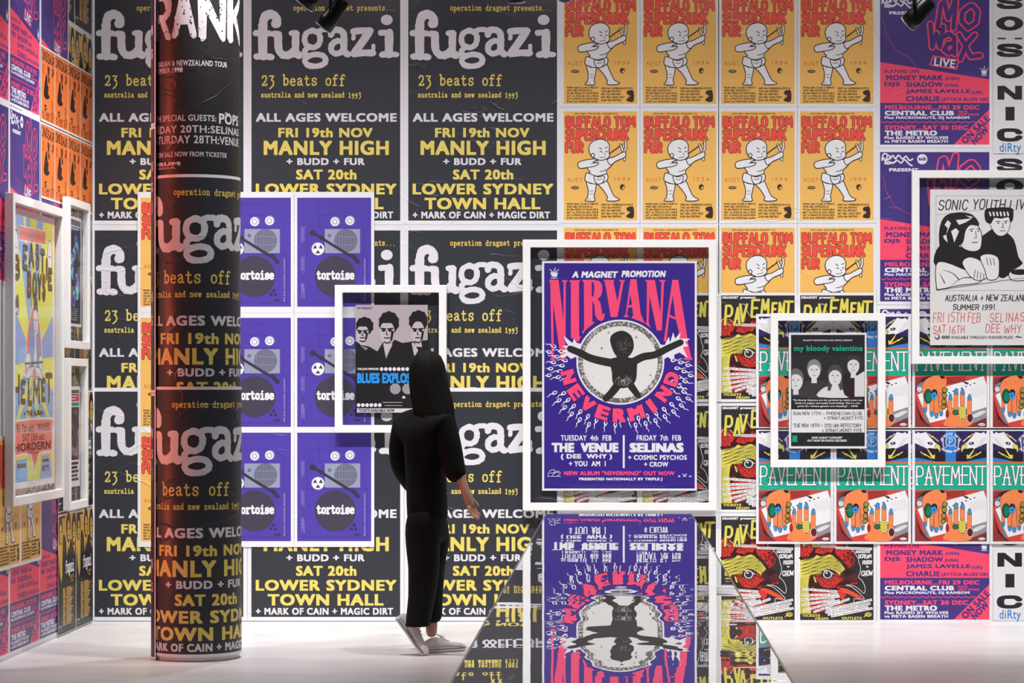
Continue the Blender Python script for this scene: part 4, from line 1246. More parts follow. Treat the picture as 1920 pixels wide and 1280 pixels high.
def art_scribble():
    """small orange print with scrawled lettering over wood grain"""
    a = Art(0.335, (0, 0, 335, 410), 0.010, seed=31)
    O, K, Rd = 'f3823f', '2c1a1c', 'a8322c'
    a.rect(0, 0, 335, 410, O)
    rg = random.Random(6)
    a.batch()
    for k in range(26):
        x = 8 + k * 12.5; a.stroke([(x, 70), (x + rg.uniform(-5, 5), 190), (x + rg.uniform(-5, 5), 320)], 2.4, 'dc6a38', smooth=3)
    a.end()
    a.rect(0, 0, 335, 5, 'd2622f')
    a.caps('DINOSAUR', 12, 325, 16, 76, 10, '5f2220', gap=.25, jit=.08)
    a.caps('JR', 250, 310, 92, 140, 9, '5f2220')
    a.stroke([(40, 100), (30, 130), (50, 150), (66, 120), (44, 96)], 6, Rd, smooth=3); a.poly([(150, 95), (200, 100), (190, 140), (165, 150)], '5f2220', 3)
    a.poly([(110, 150), (140, 152), (150, 200), (175, 210), (165, 250), (200, 262), (180, 275), (120, 285), (60, 270), (70, 220)], K, 3)
    a.batch(); a.poly([(170, 150), (200, 158), (195, 185), (172, 182)], K, 3); a.stroke([(260, 280), (275, 300), (262, 320), (280, 345)], 8, K, smooth=3); a.stroke([(255, 350), (290, 352)], 6, K)
    a.poly([(70, 325), (110, 318), (130, 335), (110, 352), (80, 348)], K, 3); a.end()
    a.ell(98, 336, 14, 8, O, 10)
    a.batch()
    a.rect(10, 358, 325, 361, Rd)
    for i in range(3):
        a.rect(14, 368 + i * 13, 70 + 14 * (i % 2), 373 + i * 13, Rd); a.rect(100, 368 + i * 13, 190, 374 + i * 13, K if i == 0 else Rd); a.rect(220, 368 + i * 13, 315 - 10 * i, 373 + i * 13, Rd)
    a.end()
    return a


def art_mustard():
    """tall black print: mustard picture of dark heads above a long mustard list"""
    a = Art(0.47, (0, 0, 470, 700), 0.004, seed=33)
    K, Y, W = '23262f', 'd9a94a', 'e6e4e8'
    a.rect(0, 0, 470, 700, K)
    a.poly([(0, 0), (470, 0), (470, 150), (440, 250), (400, 200), (330, 260), (280, 190), (230, 250), (180, 230), (120, 330), (80, 400), (40, 330), (0, 200)], Y)
    for cx, cy, rx, ry in ((60, 90, 55, 85), (270, 80, 60, 92), (420, 100, 62, 100)):
        a.ell(cx, cy, rx, ry, K, 20); a.ell(cx + 6, cy + 18, rx * .62, ry * .66, Y, 18)
        a.batch(); a.ell(cx - 12, cy + 8, 10, 6, K, 10); a.ell(cx + 26, cy + 8, 10, 6, K, 10); a.stroke([(cx + 6, cy + 12), (cx + 2, cy + 34)], 5, K); a.stroke([(cx - 8, cy + 48), (cx + 22, cy + 48)], 6, K); a.end()
    a.poly([(130, 120), (200, 150), (230, 280), (210, 400), (120, 400), (110, 260)], K, 3); a.poly([(320, 160), (380, 180), (420, 330), (300, 400), (290, 260)], K, 3)
    a.rect(10, 8, 180, 22, K)
    a.typed('fugazi', 190, 430, 345, 44, 13, W, gap=.12)
    a.typed('in on the', 300, 420, 385, 14, 3.5, Y); a.typed('tour', 330, 400, 408, 12, 3, Y)
    a.batch()
    for i in range(17):
        y = 432 + i * 13.2
        a.rect(110, y + 11.2, 460, y + 12.2, 'b9bac2'); a.rect(120, y + 2, 175 + (i * 37) % 30, y + 9, Y); a.rect(215, y + 2, 330 + (i * 53) % 70, y + 9, Y)
    a.end()
    a.text('ON SALE NOW', 12, 90, 648, 660, W, bold=.03); a.text('all ages', 40, 95, 672, 682, Y, bold=.02)
    return a


def art_torn_headline():
    """black print with ragged white capitals and stencil type, for the column"""
    a = Art(0.93, (0, 0, 279, 420), 0.016, seed=35)
    K, W = '2b282b', 'd5cfd3'
    a.rect(0, 0, 279, 420, K)
    for ch, x0, x1 in (('C', -2, 26), ('R', 28, 72), ('A', 72, 116), ('N', 117, 165), ('K', 168, 216)):
        a.caps(ch, x0 + 4 if ch == 'C' else x0, x1, 128, 206, 13, W, rough=.25, jit=.02)
    rg = random.Random(9)
    a.batch()
    for k in range(150): a.ell(rg.uniform(8, 216), rg.uniform(126, 208), rg.uniform(.6, 2.0), rg.uniform(.6, 2.0), K, 6)
    a.end()
    T = lambda s, x0, x1, y0, y1, b=.02: (a.ground(), a.text(s, x0, x1, y0, y1, W, bold=b, space=1.08))
    T('AUSTRALIAN & NEWZEALAND TOUR', 19, 167, 238, 247); T('NOVEMBER 1998', 19, 92, 249, 257.5)
    T('WITH SPECIAL GUESTS:', 16, 146, 325, 335); T('the', 162, 174, 318, 323); T('POPS', 151, 201, 321, 338, .03)
    T('FRIDAY 20TH:SELINAS', 21, 203, 342, 354); T('SATURDAY 28TH:VENUE', 21, 203, 358, 371); T('TICKETS ON SALE NOW FROM TICKETEK', 6, 167, 384, 392); T('DRUM', 26, 88, 400, 406, .06); T('MEDIA', 26, 80, 408, 411)
    return a


def art_side_strip():
    """narrow dark print with white capitals at its edge, for the column"""
    a = Art(0.42, (0, 0, 126, 420), 0.014, seed=37)
    a.rect(0, 0, 126, 420, '2b282b')
    a.text('N', 108, 118, 52, 68, 'd5cfd3', bold=.03); a.text('S', 108, 118, 86, 101, 'd5cfd3', bold=.03)
    a.text('N', 108, 118, 262, 278, 'd5cfd3', bold=.03); a.text('S', 108, 118, 300, 316, 'd5cfd3', bold=.03)
    a.batch()
    for i in range(4): a.rect(108, 118 + i * 4.5, 119, 120 + i * 4.5, '8b868a')
    a.end()
    return a


# ------------------------------------------------------------------ column prints
def wrap_mesh(name, art, rad, th0):
    """bend a flat print round a column; th0: angle of its left edge from the viewer's side"""
    me = art.mesh(name)
    bm = bmesh.new()
    bm.from_mesh(me)
    bpy.data.meshes.remove(me)
    bmesh.ops.triangulate(bm, faces=bm.faces[:])
    n = int(art.w / (rad * R(3)))
    for k in range(1, n):
        x = -art.w / 2 + art.w * k / n
        bmesh.ops.bisect_plane(bm, geom=bm.verts[:] + bm.edges[:] + bm.faces[:], plane_co=(x, 0, 0), plane_no=(1, 0, 0), dist=1e-6)
    for v in bm.verts:
        th = th0 + (v.co.x + art.w / 2) / rad
        r = rad + 0.0015 - v.co.y
        v.co = Vector((r * math.sin(th), -r * math.cos(th), v.co.z))
    me = bpy.data.meshes.new(name)
    bm.to_mesh(me)
    bm.free()
    for m in art.mats: me.materials.append(m)
    return me


# ------------------------------------------------------------------ framed prints
GLAZE = None


def framed(name, x0, x1, z0, z1, depth, bar, art, pcx, pz0, label, cat='framed poster', left=False, wood='white_frame_lacquer'):
    """deep white box frame with clear acrylic front and a print floating inside; x along the wall, z up.
    on the back wall x is world X; on the side wall (left=True) x is world Y and the frame faces +X"""
    global GLAZE
    if GLAZE is None: GLAZE = glazing_mat()
    m = mat(wood, 'eeeeeb', 0.4)
    cx = (x0 + x1) / 2
    w = x1 - x0
    if left: root = empty(name, (-3.27, cx, z0), R(90))
    else: root = empty(name, (cx, D, z0), 0)
    tag(root, label, cat)
    h = z1 - z0
    bm = bmesh.new()
    d = depth
    g = 0.0185               # clear of the posters on the wall
    o = [(-w / 2, 0), (w / 2, 0), (w / 2, h), (-w / 2, h)]
    q = [(-w / 2 + bar, bar), (w / 2 - bar, bar), (w / 2 - bar, h - bar), (-w / 2 + bar, h - bar)]
    V = {}
    for nm, ring, y in (('of', o, -d), ('qf', q, -d), ('ob', o, -g), ('qb', q, -g)):
        V[nm] = [bm.verts.new((p[0], y, p[1])) for p in ring]
    for k in range(4):
        k2 = (k + 1) % 4
        bm.faces.new((V['of'][k], V['of'][k2], V['qf'][k2], V['qf'][k]))
        bm.faces.new((V['ob'][k], V['ob'][k2], V['of'][k2], V['of'][k]))
        bm.faces.new((V['qf'][k], V['qf'][k2], V['qb'][k2], V['qb'][k]))
        bm.faces.new((V['qb'][k], V['qb'][k2], V['ob'][k2], V['ob'][k]))
    bmesh.ops.recalc_face_normals(bm, faces=bm.faces[:])
    bmesh.ops.bevel(bm, geom=bm.edges[:], offset=0.0025, segments=2, affect='EDGES', profile=0.5)
    me = bpy.data.meshes.new('frame'); bm.to_mesh(me); bm.free(); me.materials.append(m)
    link('frame', me, root)
    e = 0.002
    link('front_glazing', box_mesh('front_glazing', [(-w / 2 + bar + e, w / 2 - bar - e, -d + .008, -d + .011, bar + e, h - bar - e)], GLAZE), root)
    link('back_glazing', box_mesh('back_glazing', [(-w / 2 + bar + e, w / 2 - bar - e, -g - .006, -g - .003, bar + e, h - bar - e)], GLAZE), root)
    link('print', art.mesh('print'), root, (pcx - cx, -g - .009, pz0 - z0))
    return root


# ------------------------------------------------------------------ spotlights on the ceiling track
def spotlight(name, px, py, z, ax, ln, rad, label, group=None):
    """px,py: lens centre in the photograph at distance z; ax: direction the lamp points"""
    lens = Vector((WX(px, z), z, WZ(py, z)))
    ax = Vector(ax).normalized()
    blk = mat('black_lamp_metal', '1b1b1e', 0.38)
    root = empty(name, (lens.x - ax.x * ln * .5, lens.y - ax.y * ln * .5, 4.58))
    tag(root, label, 'spotlight', group)
    rot = ax.to_track_quat('Z', 'Y').to_matrix().to_4x4()
    M = Matrix.Translation(lens - Vector(root.location)) @ rot
    r = rad
    link('barrel', lathe_mesh('barrel', [(r * .55, -ln), (r * .8, -ln * .97), (r * .86, -ln * .62), (r * .94, -ln * .6), (r * .94, -ln * .35), (r, -ln * .33), (r, -.002), (r * .9, -.002), (r * .9, -.03)], blk, 32, M), root)
    link('front_ring', lathe_mesh('front_ring', [(r * .90, -.004), (r * 1.02, -.004), (r * 1.02, .003), (r * .90, .003), (r * .90, -.004)], mat('lit_rim_white', 'f4f4f6', 0.3), 32, M), root)  # white here is painted-on light along the lens rim
    link('lens', lathe_mesh('lens', [(0.0005, -.012), (r * .5, -.010), (r * .89, -.016)], mat('lens_glass', 'b9bcc4', 0.08), 32, M), root)
    mid = M @ Vector((0, 0, -ln * .5))
    side = ax.cross(Vector((0, 0, 1)))
    side = side.normalized() if side.length > .05 else Vector((1, 0, 0))
    a, b = mid + side * (r + .012), mid - side * (r + .012)
    top = Vector((mid.x, mid.y, mid.z + r + .11))
    link('yoke', tube_mesh('yoke', [a, a + Vector((0, 0, .05)), top + side * r * .7, top, top - side * r * .7, b + Vector((0, 0, .05)), b], .008, blk), root)
    kn = link('tilt_knob', lathe_mesh('tilt_knob', [(.014, 0), (.018, .004), (.018, .016), (.012, .02)], blk, 16, Matrix.Translation(a) @ side.to_track_quat('Z', 'Y').to_matrix().to_4x4()), root)
    link('stem', tube_mesh('stem', [top - Vector((0, 0, .005)), (top.x, top.y, .02)], .011, blk), root)
    link('track_adapter', box_mesh('track_adapter', [(mid.x - .02, mid.x + .02, mid.y - .06, mid.y + .06, .0, .06)], blk, .004), root)
    return root


# ------------------------------------------------------------------ display table with a glossy top
def display_table():
    x0, x1 = WX(1025, 13.36), WX(1295.5, 13.36)
    y0, y1, zt = 4.6, 13.36, 0.78
    cx = (x0 + x1) / 2
    root = empty('display_table', (cx, (y0 + y1) / 2, 0))
    tag(root, 'long white display table with a mirror-like glass top reflecting the indigo print', 'table')
    oy = (y0 + y1) / 2
    m = bpy.data.materials.new('glossy_sheet')
    m.use_nodes = True
    nt = m.node_tree
    p = nt.nodes['Principled BSDF']
    p.inputs['Base Color'].default_value = lin('efedf2')
    p.inputs['Roughness'].default_value = 0.0
    p.inputs['IOR'].default_value = 1.62
    p.inputs['Specular IOR Level'].default_value = 0.75
    p.inputs['Coat Weight'].default_value = 1.0
    p.inputs['Coat Roughness'].default_value = 0.0
    tc = nt.nodes.new('ShaderNodeTexCoord')
    mp = nt.nodes.new('ShaderNodeMapping'); mp.inputs['Scale'].default_value = (0.9, 2.6, 1)
    nt.links.new(tc.outputs['Object'], mp.inputs['Vector'])
    nz = nt.nodes.new('ShaderNodeTexNoise'); nz.inputs['Scale'].default_value = 1.0; nz.inputs['Detail'].default_value = 1.5
    nt.links.new(mp.outputs[0], nz.inputs['Vector'])
    b = nt.nodes.new('ShaderNodeBump'); b.inputs['Distance'].default_value = 0.0011; b.inputs['Strength'].default_value = 1.0
    nt.links.new(nz.outputs['Fac'], b.inputs['Height'])
    nt.links.new(b.outputs[0], p.inputs['Normal']); nt.links.new(b.outputs[0], p.inputs['Coat Normal'])
    ys = 8.40
    hw = (x1 - x0) / 2
    edge = mat('pale_glass_edge', 'c9d6d2', 0.15)
    for (ya, yb) in ((ys + .0015, y1), (y0, ys - .0015)):
        me = box_mesh('glass_sheet', [(-hw, hw, ya - oy, yb - oy, zt - .012, zt)], m)
        me.materials.append(edge)
        for f in me.polygons:
            if abs(f.normal.z) < .5: f.material_index = 1
        link('glass_top', me, root)
    link('edge_rail', box_mesh('edge_rail', [(-hw - .005, -hw - .0005, y0 - oy, y1 - oy, zt - .014, zt + .002), (hw + .0005, hw + .005, y0 - oy, y1 - oy, zt - .014, zt + .002)], edge), root)
    wh = mat('white_table_lacquer', 'e4e4e4', 0.4)
    link('plinth', box_mesh('plinth', [(-hw + .05, hw - .05, y0 - oy + .05, y1 - oy - .08, .06, zt - .0125)], wh, .004), root)
    link('recessed_base', box_mesh('recessed_base', [(-hw + .09, hw - .09, y0 - oy + .1, y1 - oy - .12, 0, .06)], mat('dark_base', '3a3a3c', .6)), root)
    return root


# ------------------------------------------------------------------ the visitor
def skin_mesh(name, nodes, edges, m, root=0, levels=2, hem=None):
    """nodes: (x,y,z, rx, ry)"""
    me = bpy.data.meshes.new(name)
    me.from_pydata([n[:3] for n in nodes], edges, [])
    o = bpy.data.objects.new(name, me)
    COL.objects.link(o)
    sk = o.modifiers.new('skin', 'SKIN')
    sk.use_smooth_shade = True
    for i, n in enumerate(nodes):
        me.skin_vertices[0].data[i].radius = (n[3], n[4] if len(n) > 4 else n[3])
        me.skin_vertices[0].data[i].use_root = (i == root)
    ss = o.modifiers.new('sub', 'SUBSURF'); ss.levels = levels; ss.render_levels = levels
    dg = bpy.context.evaluated_depsgraph_get()
    out = bpy.data.meshes.new_from_object(o.evaluated_get(dg))
    out.name = name
    if hem is not None:     # a straight cut hem
        bm = bmesh.new(); bm.from_mesh(out)
        bmesh.ops.bisect_plane(bm, geom=bm.verts[:] + bm.edges[:] + bm.faces[:], plane_co=(0, 0, hem), plane_no=(0, 0, 1), clear_inner=True)
        bm.to_mesh(out); bm.free()
    out.materials.clear(); out.materials.append(m)
    out.polygons.foreach_set('use_smooth', [True] * len(out.polygons))
    bpy.data.objects.remove(o)
    return out


def loft(name, rings, m, cap=True, mtx=None):
    vs, fs = [], []
    n = len(rings[0])
    for r in rings: vs += [tuple(p) for p in r]
    for i in range(len(rings) - 1):
        for k in range(n):
            k2 = (k + 1) % n
            fs.append((i * n + k, i * n + k2, (i + 1) * n + k2, (i + 1) * n + k))
    if cap:
        fs.append(tuple(reversed(range(n)))); fs.append(tuple((len(rings) - 1) * n + k for k in range(n)))
    if mtx is not None: vs = [tuple(mtx @ Vector(v)) for v in vs]
    me = mesh_of(name, vs, fs, [m], None, True)
    bm = bmesh.new(); bm.from_mesh(me); bmesh.ops.recalc_face_normals(bm, faces=bm.faces[:]); bm.to_mesh(me); bm.free()
    return me


def shoe(root, M):
    """low canvas trainer, toe along +X, heel at x=-0.08, sole at z=0"""
    L = 0.262
    sec = [(0.0, .026, .050), (.06, .034, .060), (.2, .037, .078), (.33, .037, .082), (.45, .038, .070), (.6, .042, .056), (.75, .047, .046), (.88, .044, .040), (.96, .032, .032), (1.0, .014, .024)]
    def ring(t, w, z0, z1, rnd):
        x = -0.08 + L * t
        pts = []
        for k in range(20):
            a = 2 * math.pi * k / 20
            ca, sa = math.cos(a), math.sin(a)
            y = w * math.copysign(abs(ca) ** rnd, ca)
            z = (z0 + z1) / 2 + (z1 - z0) / 2 * math.copysign(abs(sa) ** rnd, sa)
            pts.append((x, y, z))
        return pts
    canvas = mat('white_canvas', 'dcd6d3', .75, bump=.0004, scale=400)
    rub = mat('white_rubber', 'e6e0dd', .45)
    sole = loft('sole', [ring(t, w * 1.07, 0.0, .026, .45) for t, w, h in sec], rub, True, M)
    up = []
    for t, w, h in sec:
        r = ring(t * .985 + .005, w, .018, h, .8)
        r = [(x, y * (1 - .45 * max(0, (z - .03) / .06)), z) for x, y, z in r]
        up.append(r)
    s = empty('trainer', root.location); s.parent = root; s.location = (0, 0, 0)
    link('upper', loft('upper', up, canvas, True, M), s)
    link('sole', sole, s)
    link('toe_cap', loft('toe_cap', [ring(t, w * 1.03, .012, h * 1.0, .7) for t, w, h in ((.80, .0465, .047), (.88, .0445, .043), (.96, .033, .035), (1.003, .015, .027))], rub, True, M), s)
    pts = []
    for k in range(5):
        x = .035 + k * .018; z = .076 - k * .0085
        pts += [(x, -.021, z - .004), (x, 0, z + .003), (x + .004, .021, z - .004), (x + .009, 0, z)]
    link('lace', tube_mesh('lace', [tuple(M @ Vector(p)) for p in pts], .0028, mat('white_lace', 'eae6e4', .8), 6), s)
    for sgn in (-1, 1):
        link('lace_bow', tube_mesh('lace_bow', [tuple(M @ Vector(p)) for p in ((.03, 0, .083), (.02, sgn * .02, .094), (.035, sgn * .036, .086), (.04, sgn * .02, .080), (.03, 0, .083))], .0025, mat('white_lace', 'eae6e4', .8), 6), s)
    link('sole_stripe', tube_mesh('sole_stripe', [tuple(M @ Vector((-0.08 + L * t, -w * 1.085, .019))) for t, w, h in sec[1:-1]], .0022, mat('dark_stripe', '3a2f3a', .6), 6), s)
    return s


def visitor():
    Z0 = 13.65
    S = FPX / Z0
    root = empty('person', ((800 - 1156) / S, Z0, 0))
    tag(root, 'person with long dark hair in black jumper, cropped black trousers and white trainers, mid-stride', 'person')
    ox = root.location.x

    def P(px, py, dy, r, r2=None):
        z = Z0 + dy
        return ((px - 1156) * z / FPX - ox, dy, H + (730 - py) * z / FPX, r, r if r2 is None else r2)
    skin = mat('skin', 'b98a72', .5)
    blk = mat('black_knit', '0d0d0f', .85, bump=.001, scale=220, spec=.2)
    trs = mat('black_cotton', '0f0f12', .8, bump=.0006, scale=160, spec=.2)
    # body: one continuous surface under the clothes
    N = [P(803, 950, 0, .10, .08), P(800, 890, 0, .09, .075), P(797, 825, 0, .105, .075), P(799, 784, 0, .07), P(801, 762, 0, .042), P(803, 738, .01, .048), P(804, 712, .02, .078, .085), P(803, 684, .01, .072, .08),
         P(764, 796, .09, .045), P(746, 870, .10, .036), P(770, 915, .17, .028), P(783, 928, .20, .025),                       # far arm
         P(833, 796, -.10, .045), P(855, 868, -.10, .036), P(869, 912, -.14, .027), P(875, 926, -.15, .025),                   # near arm
         P(815, 975, .06, .075), P(808, 1068, .04, .05), P(809, 1150, .06, .038), P(809, 1196, .05, .032),                      # planted leg
         P(791, 975, -.06, .075), P(797, 1070, -.06, .05), P(783, 1150, -.10, .038), P(773, 1182, -.11, .03)]
    E = [(0, 1), (1, 2), (2, 3), (3, 4), (4, 5), (5, 6), (6, 7), (3, 8), (8, 9), (9, 10), (10, 11), (3, 12), (12, 13), (13, 14), (14, 15), (0, 16), (16, 17), (17, 18), (18, 19), (0, 20), (20, 21), (21, 22), (22, 23)]

    def hand(b, w, fwd, side, thumb):
        """palm and five bent fingers from wrist node w"""
        w3 = Vector(N[w][:3]); f = Vector(fwd).normalized(); s = Vector(side).normalized(); nrm = f.cross(s)
        pi = len(N)
        c = w3 + f * .045
        N.append((*c, .027, .015)); E.append((w, pi))
        for k, ln in ((-1.5, .062), (-.5, .075), (.5, .072), (1.5, .056)):
            a = c + f * .040 + s * (.0155 * k); q = a + f * ln * .5 + nrm * .006; t = q + f * ln * .42 + nrm * .018
            i = len(N)
            N.extend([(*a, .0095), (*q, .0085), (*t, .0072)]); E.extend([(pi, i), (i, i + 1), (i + 1, i + 2)])
        a = w3 + f * .030 + s * thumb * .030; q = a + f * .030 + s * thumb * .014 + nrm * .006; t = q + f * .024 + nrm * .010
        i = len(N)
        N.extend([(*a, .011), (*q, .0095), (*t, .008)]); E.extend([(pi, i), (i, i + 1), (i + 1, i + 2)])
    hand(N, 15, (.35, -.12, -1), (.55, .8, .1), 1)
    hand(N, 11, (.5, .6, -.6), (.6, -.7, -.1), -1)
    link('body', skin_mesh('body', N, E, skin, 0, 2), root)
    # face on the far side of the head, turned to the wall
    hd = Vector(P(804, 706, .02, 0)[:3])
    fw = Vector((.35, .94, -.05)).normalized(); sd = fw.cross(Vector((0, 0, 1))).normalized()
    def fp(a, b, c): return hd + fw * a + sd * b + Vector((0, 0, c))
    fm = Matrix.Translation
    link('nose', skin_mesh('nose', [(*fp(.085, 0, .018), .008), (*fp(.098, 0, -.004), .011), (*fp(.108, 0, -.018), .013), (*fp(.092, 0, -.026), .010)], [(0, 1), (1, 2), (2, 3)], skin, 0, 1), root)
    for k in (-1, 1):
        link('ear', skin_mesh('ear', [(*fp(-.005, k * .082, .012), .010), (*fp(-.012, k * .090, .002), .013), (*fp(-.004, k * .084, -.018), .009)], [(0, 1), (1, 2)], skin, 0, 1), root)
        link('eye', lathe_mesh('eye', [(.001, -.011), (.008, -.008), (.0115, 0), (.008, .008), (.001, .011)], mat('eye_white', 'e8e6e2', .2), 16, fm(fp(.078, k * .031, .012))), root)
    link('mouth', tube_mesh('mouth', [fp(.088, -.022, -.048), fp(.097, 0, -.046), fp(.088, .022, -.048)], [.004, .007, .004], mat('lips', '9b5a52', .45), 8), root)
    # jumper
    T = [P(803, 1015, 0, .15, .12), P(801, 945, 0, .155, .125), P(799, 890, 0, .148, .12), P(793, 835, 0, .172, .12), P(797, 789, .0, .145, .09), P(800, 760, 0, .07),
         P(761, 799, .085, .088), P(749, 840, .10, .072), P(753, 875, .11, .066), P(772, 908, .16, .052), P(780, 918, .18, .046),
         P(830, 796, -.095, .088), P(843, 840, -.10, .074), P(850, 874, -.105, .066), P(861, 905, -.13, .056)]
    TE = [(0, 1), (1, 2), (2, 3), (3, 4), (4, 5), (4, 6), (6, 7), (7, 8), (8, 9), (9, 10), (4, 11), (11, 12), (12, 13), (13, 14)]
    link('jumper', skin_mesh('jumper', T, TE, blk, 0, 2, H + (730 - 970) / S), root)
    # trousers
    B = [P(802, 935, 0, .125, .10), P(803, 968, 0, .135, .11), P(815, 1000, .055, .092), P(811, 1068, .04, .072), P(809, 1120, .05, .068), P(808, 1170, .055, .064),
         P(793, 1000, -.05, .115), P(797, 1070, -.06, .092), P(790, 1125, -.08, .078), P(779, 1195, -.115, .070)]
    BE = [(0, 1), (1, 2), (2, 3), (3, 4), (4, 5), (1, 6), (6, 7), (7, 8), (8, 9)]
    link('trousers', skin_mesh('trousers', B, BE, trs, 1, 2, H + (730 - 1170) / S), root)
    # long hair: a rounded cap that falls over the shoulder blades
    rings = []
    hair = mat('dark_brown_hair', '080606', .8, bump=.002, scale=60, spec=.2)
    prof = [(802, 657, .012, .012, .02), (802, 660, .045, .055, .02), (801, 668, .074, .085, .01), (801, 682, .093, .10, .0), (802, 700, .102, .106, -.008), (804, 722, .106, .105, -.02), (809, 745, .112, .095, -.04), (813, 766, .113, .085, -.06), (817, 784, .104, .072, -.085), (821, 798, .086, .055, -.10), (824, 810, .052, .034, -.108), (825, 816, .012, .01, -.11)]
    for px, py, rx, ry, dy in prof:
        c = Vector(P(px, py, dy, 0)[:3])
        ring = []
        for k in range(40):
            a = 2 * math.pi * k / 40
            wv = 1 + .035 * math.sin(a * 9 + py * .02) + .02 * math.sin(a * 17)
            ring.append((c.x + rx * wv * math.cos(a), c.y + ry * wv * math.sin(a), c.z))
        rings.append(ring)
    link('hair', loft('hair', rings, hair), root)
    # shoes
    ank = P(803, 1221, .055, 0)
    M1 = Matrix.Translation(Vector((ank[0] + .040, .055, 0.001))) @ Matrix.Rotation(R(33), 4, 'Z')
    shoe(root, M1)
    toe = Vector((P(792, 1228, -.115, 0)[0], -.115, 0.0))
    M2 = Matrix.Translation(toe + Vector((0, 0, .006))) @ Matrix.Rotation(R(-14), 4, 'Z') @ Matrix.Rotation(R(52), 4, 'Y') @ Matrix.Translation(Vector((-.165, 0, 0)))
    shoe(root, M2)
    return root


# ------------------------------------------------------------------ put everything in its place
ORD = ('first', 'second', 'third', 'fourth')


def place(me, name, px0, px1, pyb, lift, label, cat='poster', group=None):
    """pasted on the back wall: px0..px1 across, pyb = its lower edge in the photograph"""
    o = link(name, me, None, (WX((px0 + px1) / 2), D - lift - .001, WZ(pyb)))
    return tag(o, label, cat, group)


def place_left(me, name, s_far, width, zb, lift, label, cat='poster', group=None):
    """pasted on the side wall; s_far: metres from the room corner to its far edge"""
    o = link(name, me, None, (-3.27 + lift + .001, D - s_far - width / 2, zb), R(90))
    return tag(o, label, cat, group)


make_setting()

# charcoal posters, three across and three down
charcoal = art_charcoal()
cm = charcoal.mesh('charcoal_poster')
G = 'large charcoal posters with a ragged pale headline'
cols = ((177, 457, 'nearest the room corner'), (471, 751, 'just right of the column'), (765, 1045, 'beside the orange posters'))
rows = ((413.5, 0.0, 'top row'), (854, 0.0, 'middle row'), (1156, 0.004, 'bottom row'))
for c, (x0, x1, ct) in enumerate(cols):
    for r, (yb, lf, rt) in enumerate(rows):
        place(cm, 'charcoal_poster', x0, x1, yb, lf, 'charcoal poster with ragged headline, %s, %s' % (rt, ct), group=G)

# orange posters, four across and three down
om = art_orange().mesh('orange_poster')
G = 'orange posters with a slingshot toddler'
for r, (yb, rt) in enumerate(((195, 'top row'), (413, 'second row'), (631, 'third row with its foot covered'))):
    for c, x0 in enumerate((1057, 1205, 1352, 1500)):
        place(om, 'orange_poster', x0, x0 + 138, yb, 0.0, 'orange toddler poster, %s, %s column from the charcoal posters' % (rt, ORD[c]), group=G)
# purple and pink posters, one column
pm = art_purple_pink().mesh('purple_poster')
G = 'purple and pink posters with outlined lettering'
for yb, lf, t in ((271, 0.0, 'at the top of the back wall, unobstructed foot'), (565, 0.0, 'half behind the frame with the ink drawing'), (859, 0.0, 'mostly under the eagle posters'), (1161, 0.004, 'lowest on the back wall, top pasted over')):
    place(pm, 'purple_poster', 1649.5, 1855.5, yb, lf, 'purple and pink poster %s' % t, group=G)
# white letter strips at the edge
lm = art_letter_strip().mesh('letter_strip_poster')
for yb, lf, t in ((198, 0.0, 'topmost, its top out of view'), (288, 0.004, 'with blue word, second from top'), (503, 0.0, 'behind the top of the ink-drawing frame'), (1163, 0.0, 'lowest, standing just above the floor')):
    place(lm, 'letter_strip_poster', 1862, 1931, yb, lf, 'narrow white poster of stacked black letters, %s' % t, group='white strips of stacked black letters')
# rooster posters
rm = art_rooster().mesh('rooster_poster')
G = 'black posters with a red and yellow rooster'
for r, (yb, rt) in enumerate(((748, 'top rooster row'), (955, 'middle rooster row'), (1162, 'bottom rooster row'))):
    for c, (x0, ct) in enumerate(((1057, 'behind the left of the indigo print'), (1205, 'at the right edge of the indigo print'), (1352.5, 'just right of the indigo frame'), (1500.5, 'partly under the eagle posters'))):
        if (r, c) in ((0, 0),): continue
        place(rm, 'rooster_poster', x0, x0 + 137, yb, 0.005 if r == 0 else 0.0, 'black rooster poster, %s, %s' % (rt, ct), group=G)
# overlaid block: one column of orange, two of turntables
om2 = art_orange(0.459, (0.018, 0.036)).mesh('orange_poster')
G2 = 'orange posters in the overlaid block behind the column'
for yb, t in ((575, 'upper'), (800, 'middle'), (1014, 'lowest')):
    place(om2, 'orange_poster', 264, 402, yb, {575: .0104, 800: .0096, 1014: .0088}[yb], 'orange poster mostly hidden behind the column, %s of those three' % t, group=G2)
tm = art_turntable().mesh('turntable_poster')
G = 'violet posters with a turntable drawing'
for x0, ct in ((407, 'touching the column'), (557.5, 'right column of the block')):
    for yb, rt in ((575, 'upper row'), (800, 'middle row'), (1014, 'lower row')):
        place(tm, 'turntable_poster', x0, x0 + 139, yb, {575: .0106, 800: .0098, 1014: .009}[yb], 'violet poster with turntable drawing, %s, %s' % (rt, ct), group=G)
# overlaid block of eagle and hand posters
hm = art_hands().mesh('eagle_hands_poster')
G = 'teal posters with eagles and ringed hands'
for c, x0 in enumerate((1422.5, 1568, 1715, 1861)):
    for yb, rt in ((800, 'upper row'), (1014, 'lower row')):
        place(hm, 'eagle_hands_poster', x0, x0 + 134.5, yb, 0.0115, 'teal poster with eagles and ringed hands, %s, %s from the rooster posters' % (rt, ORD[c]), group=G)

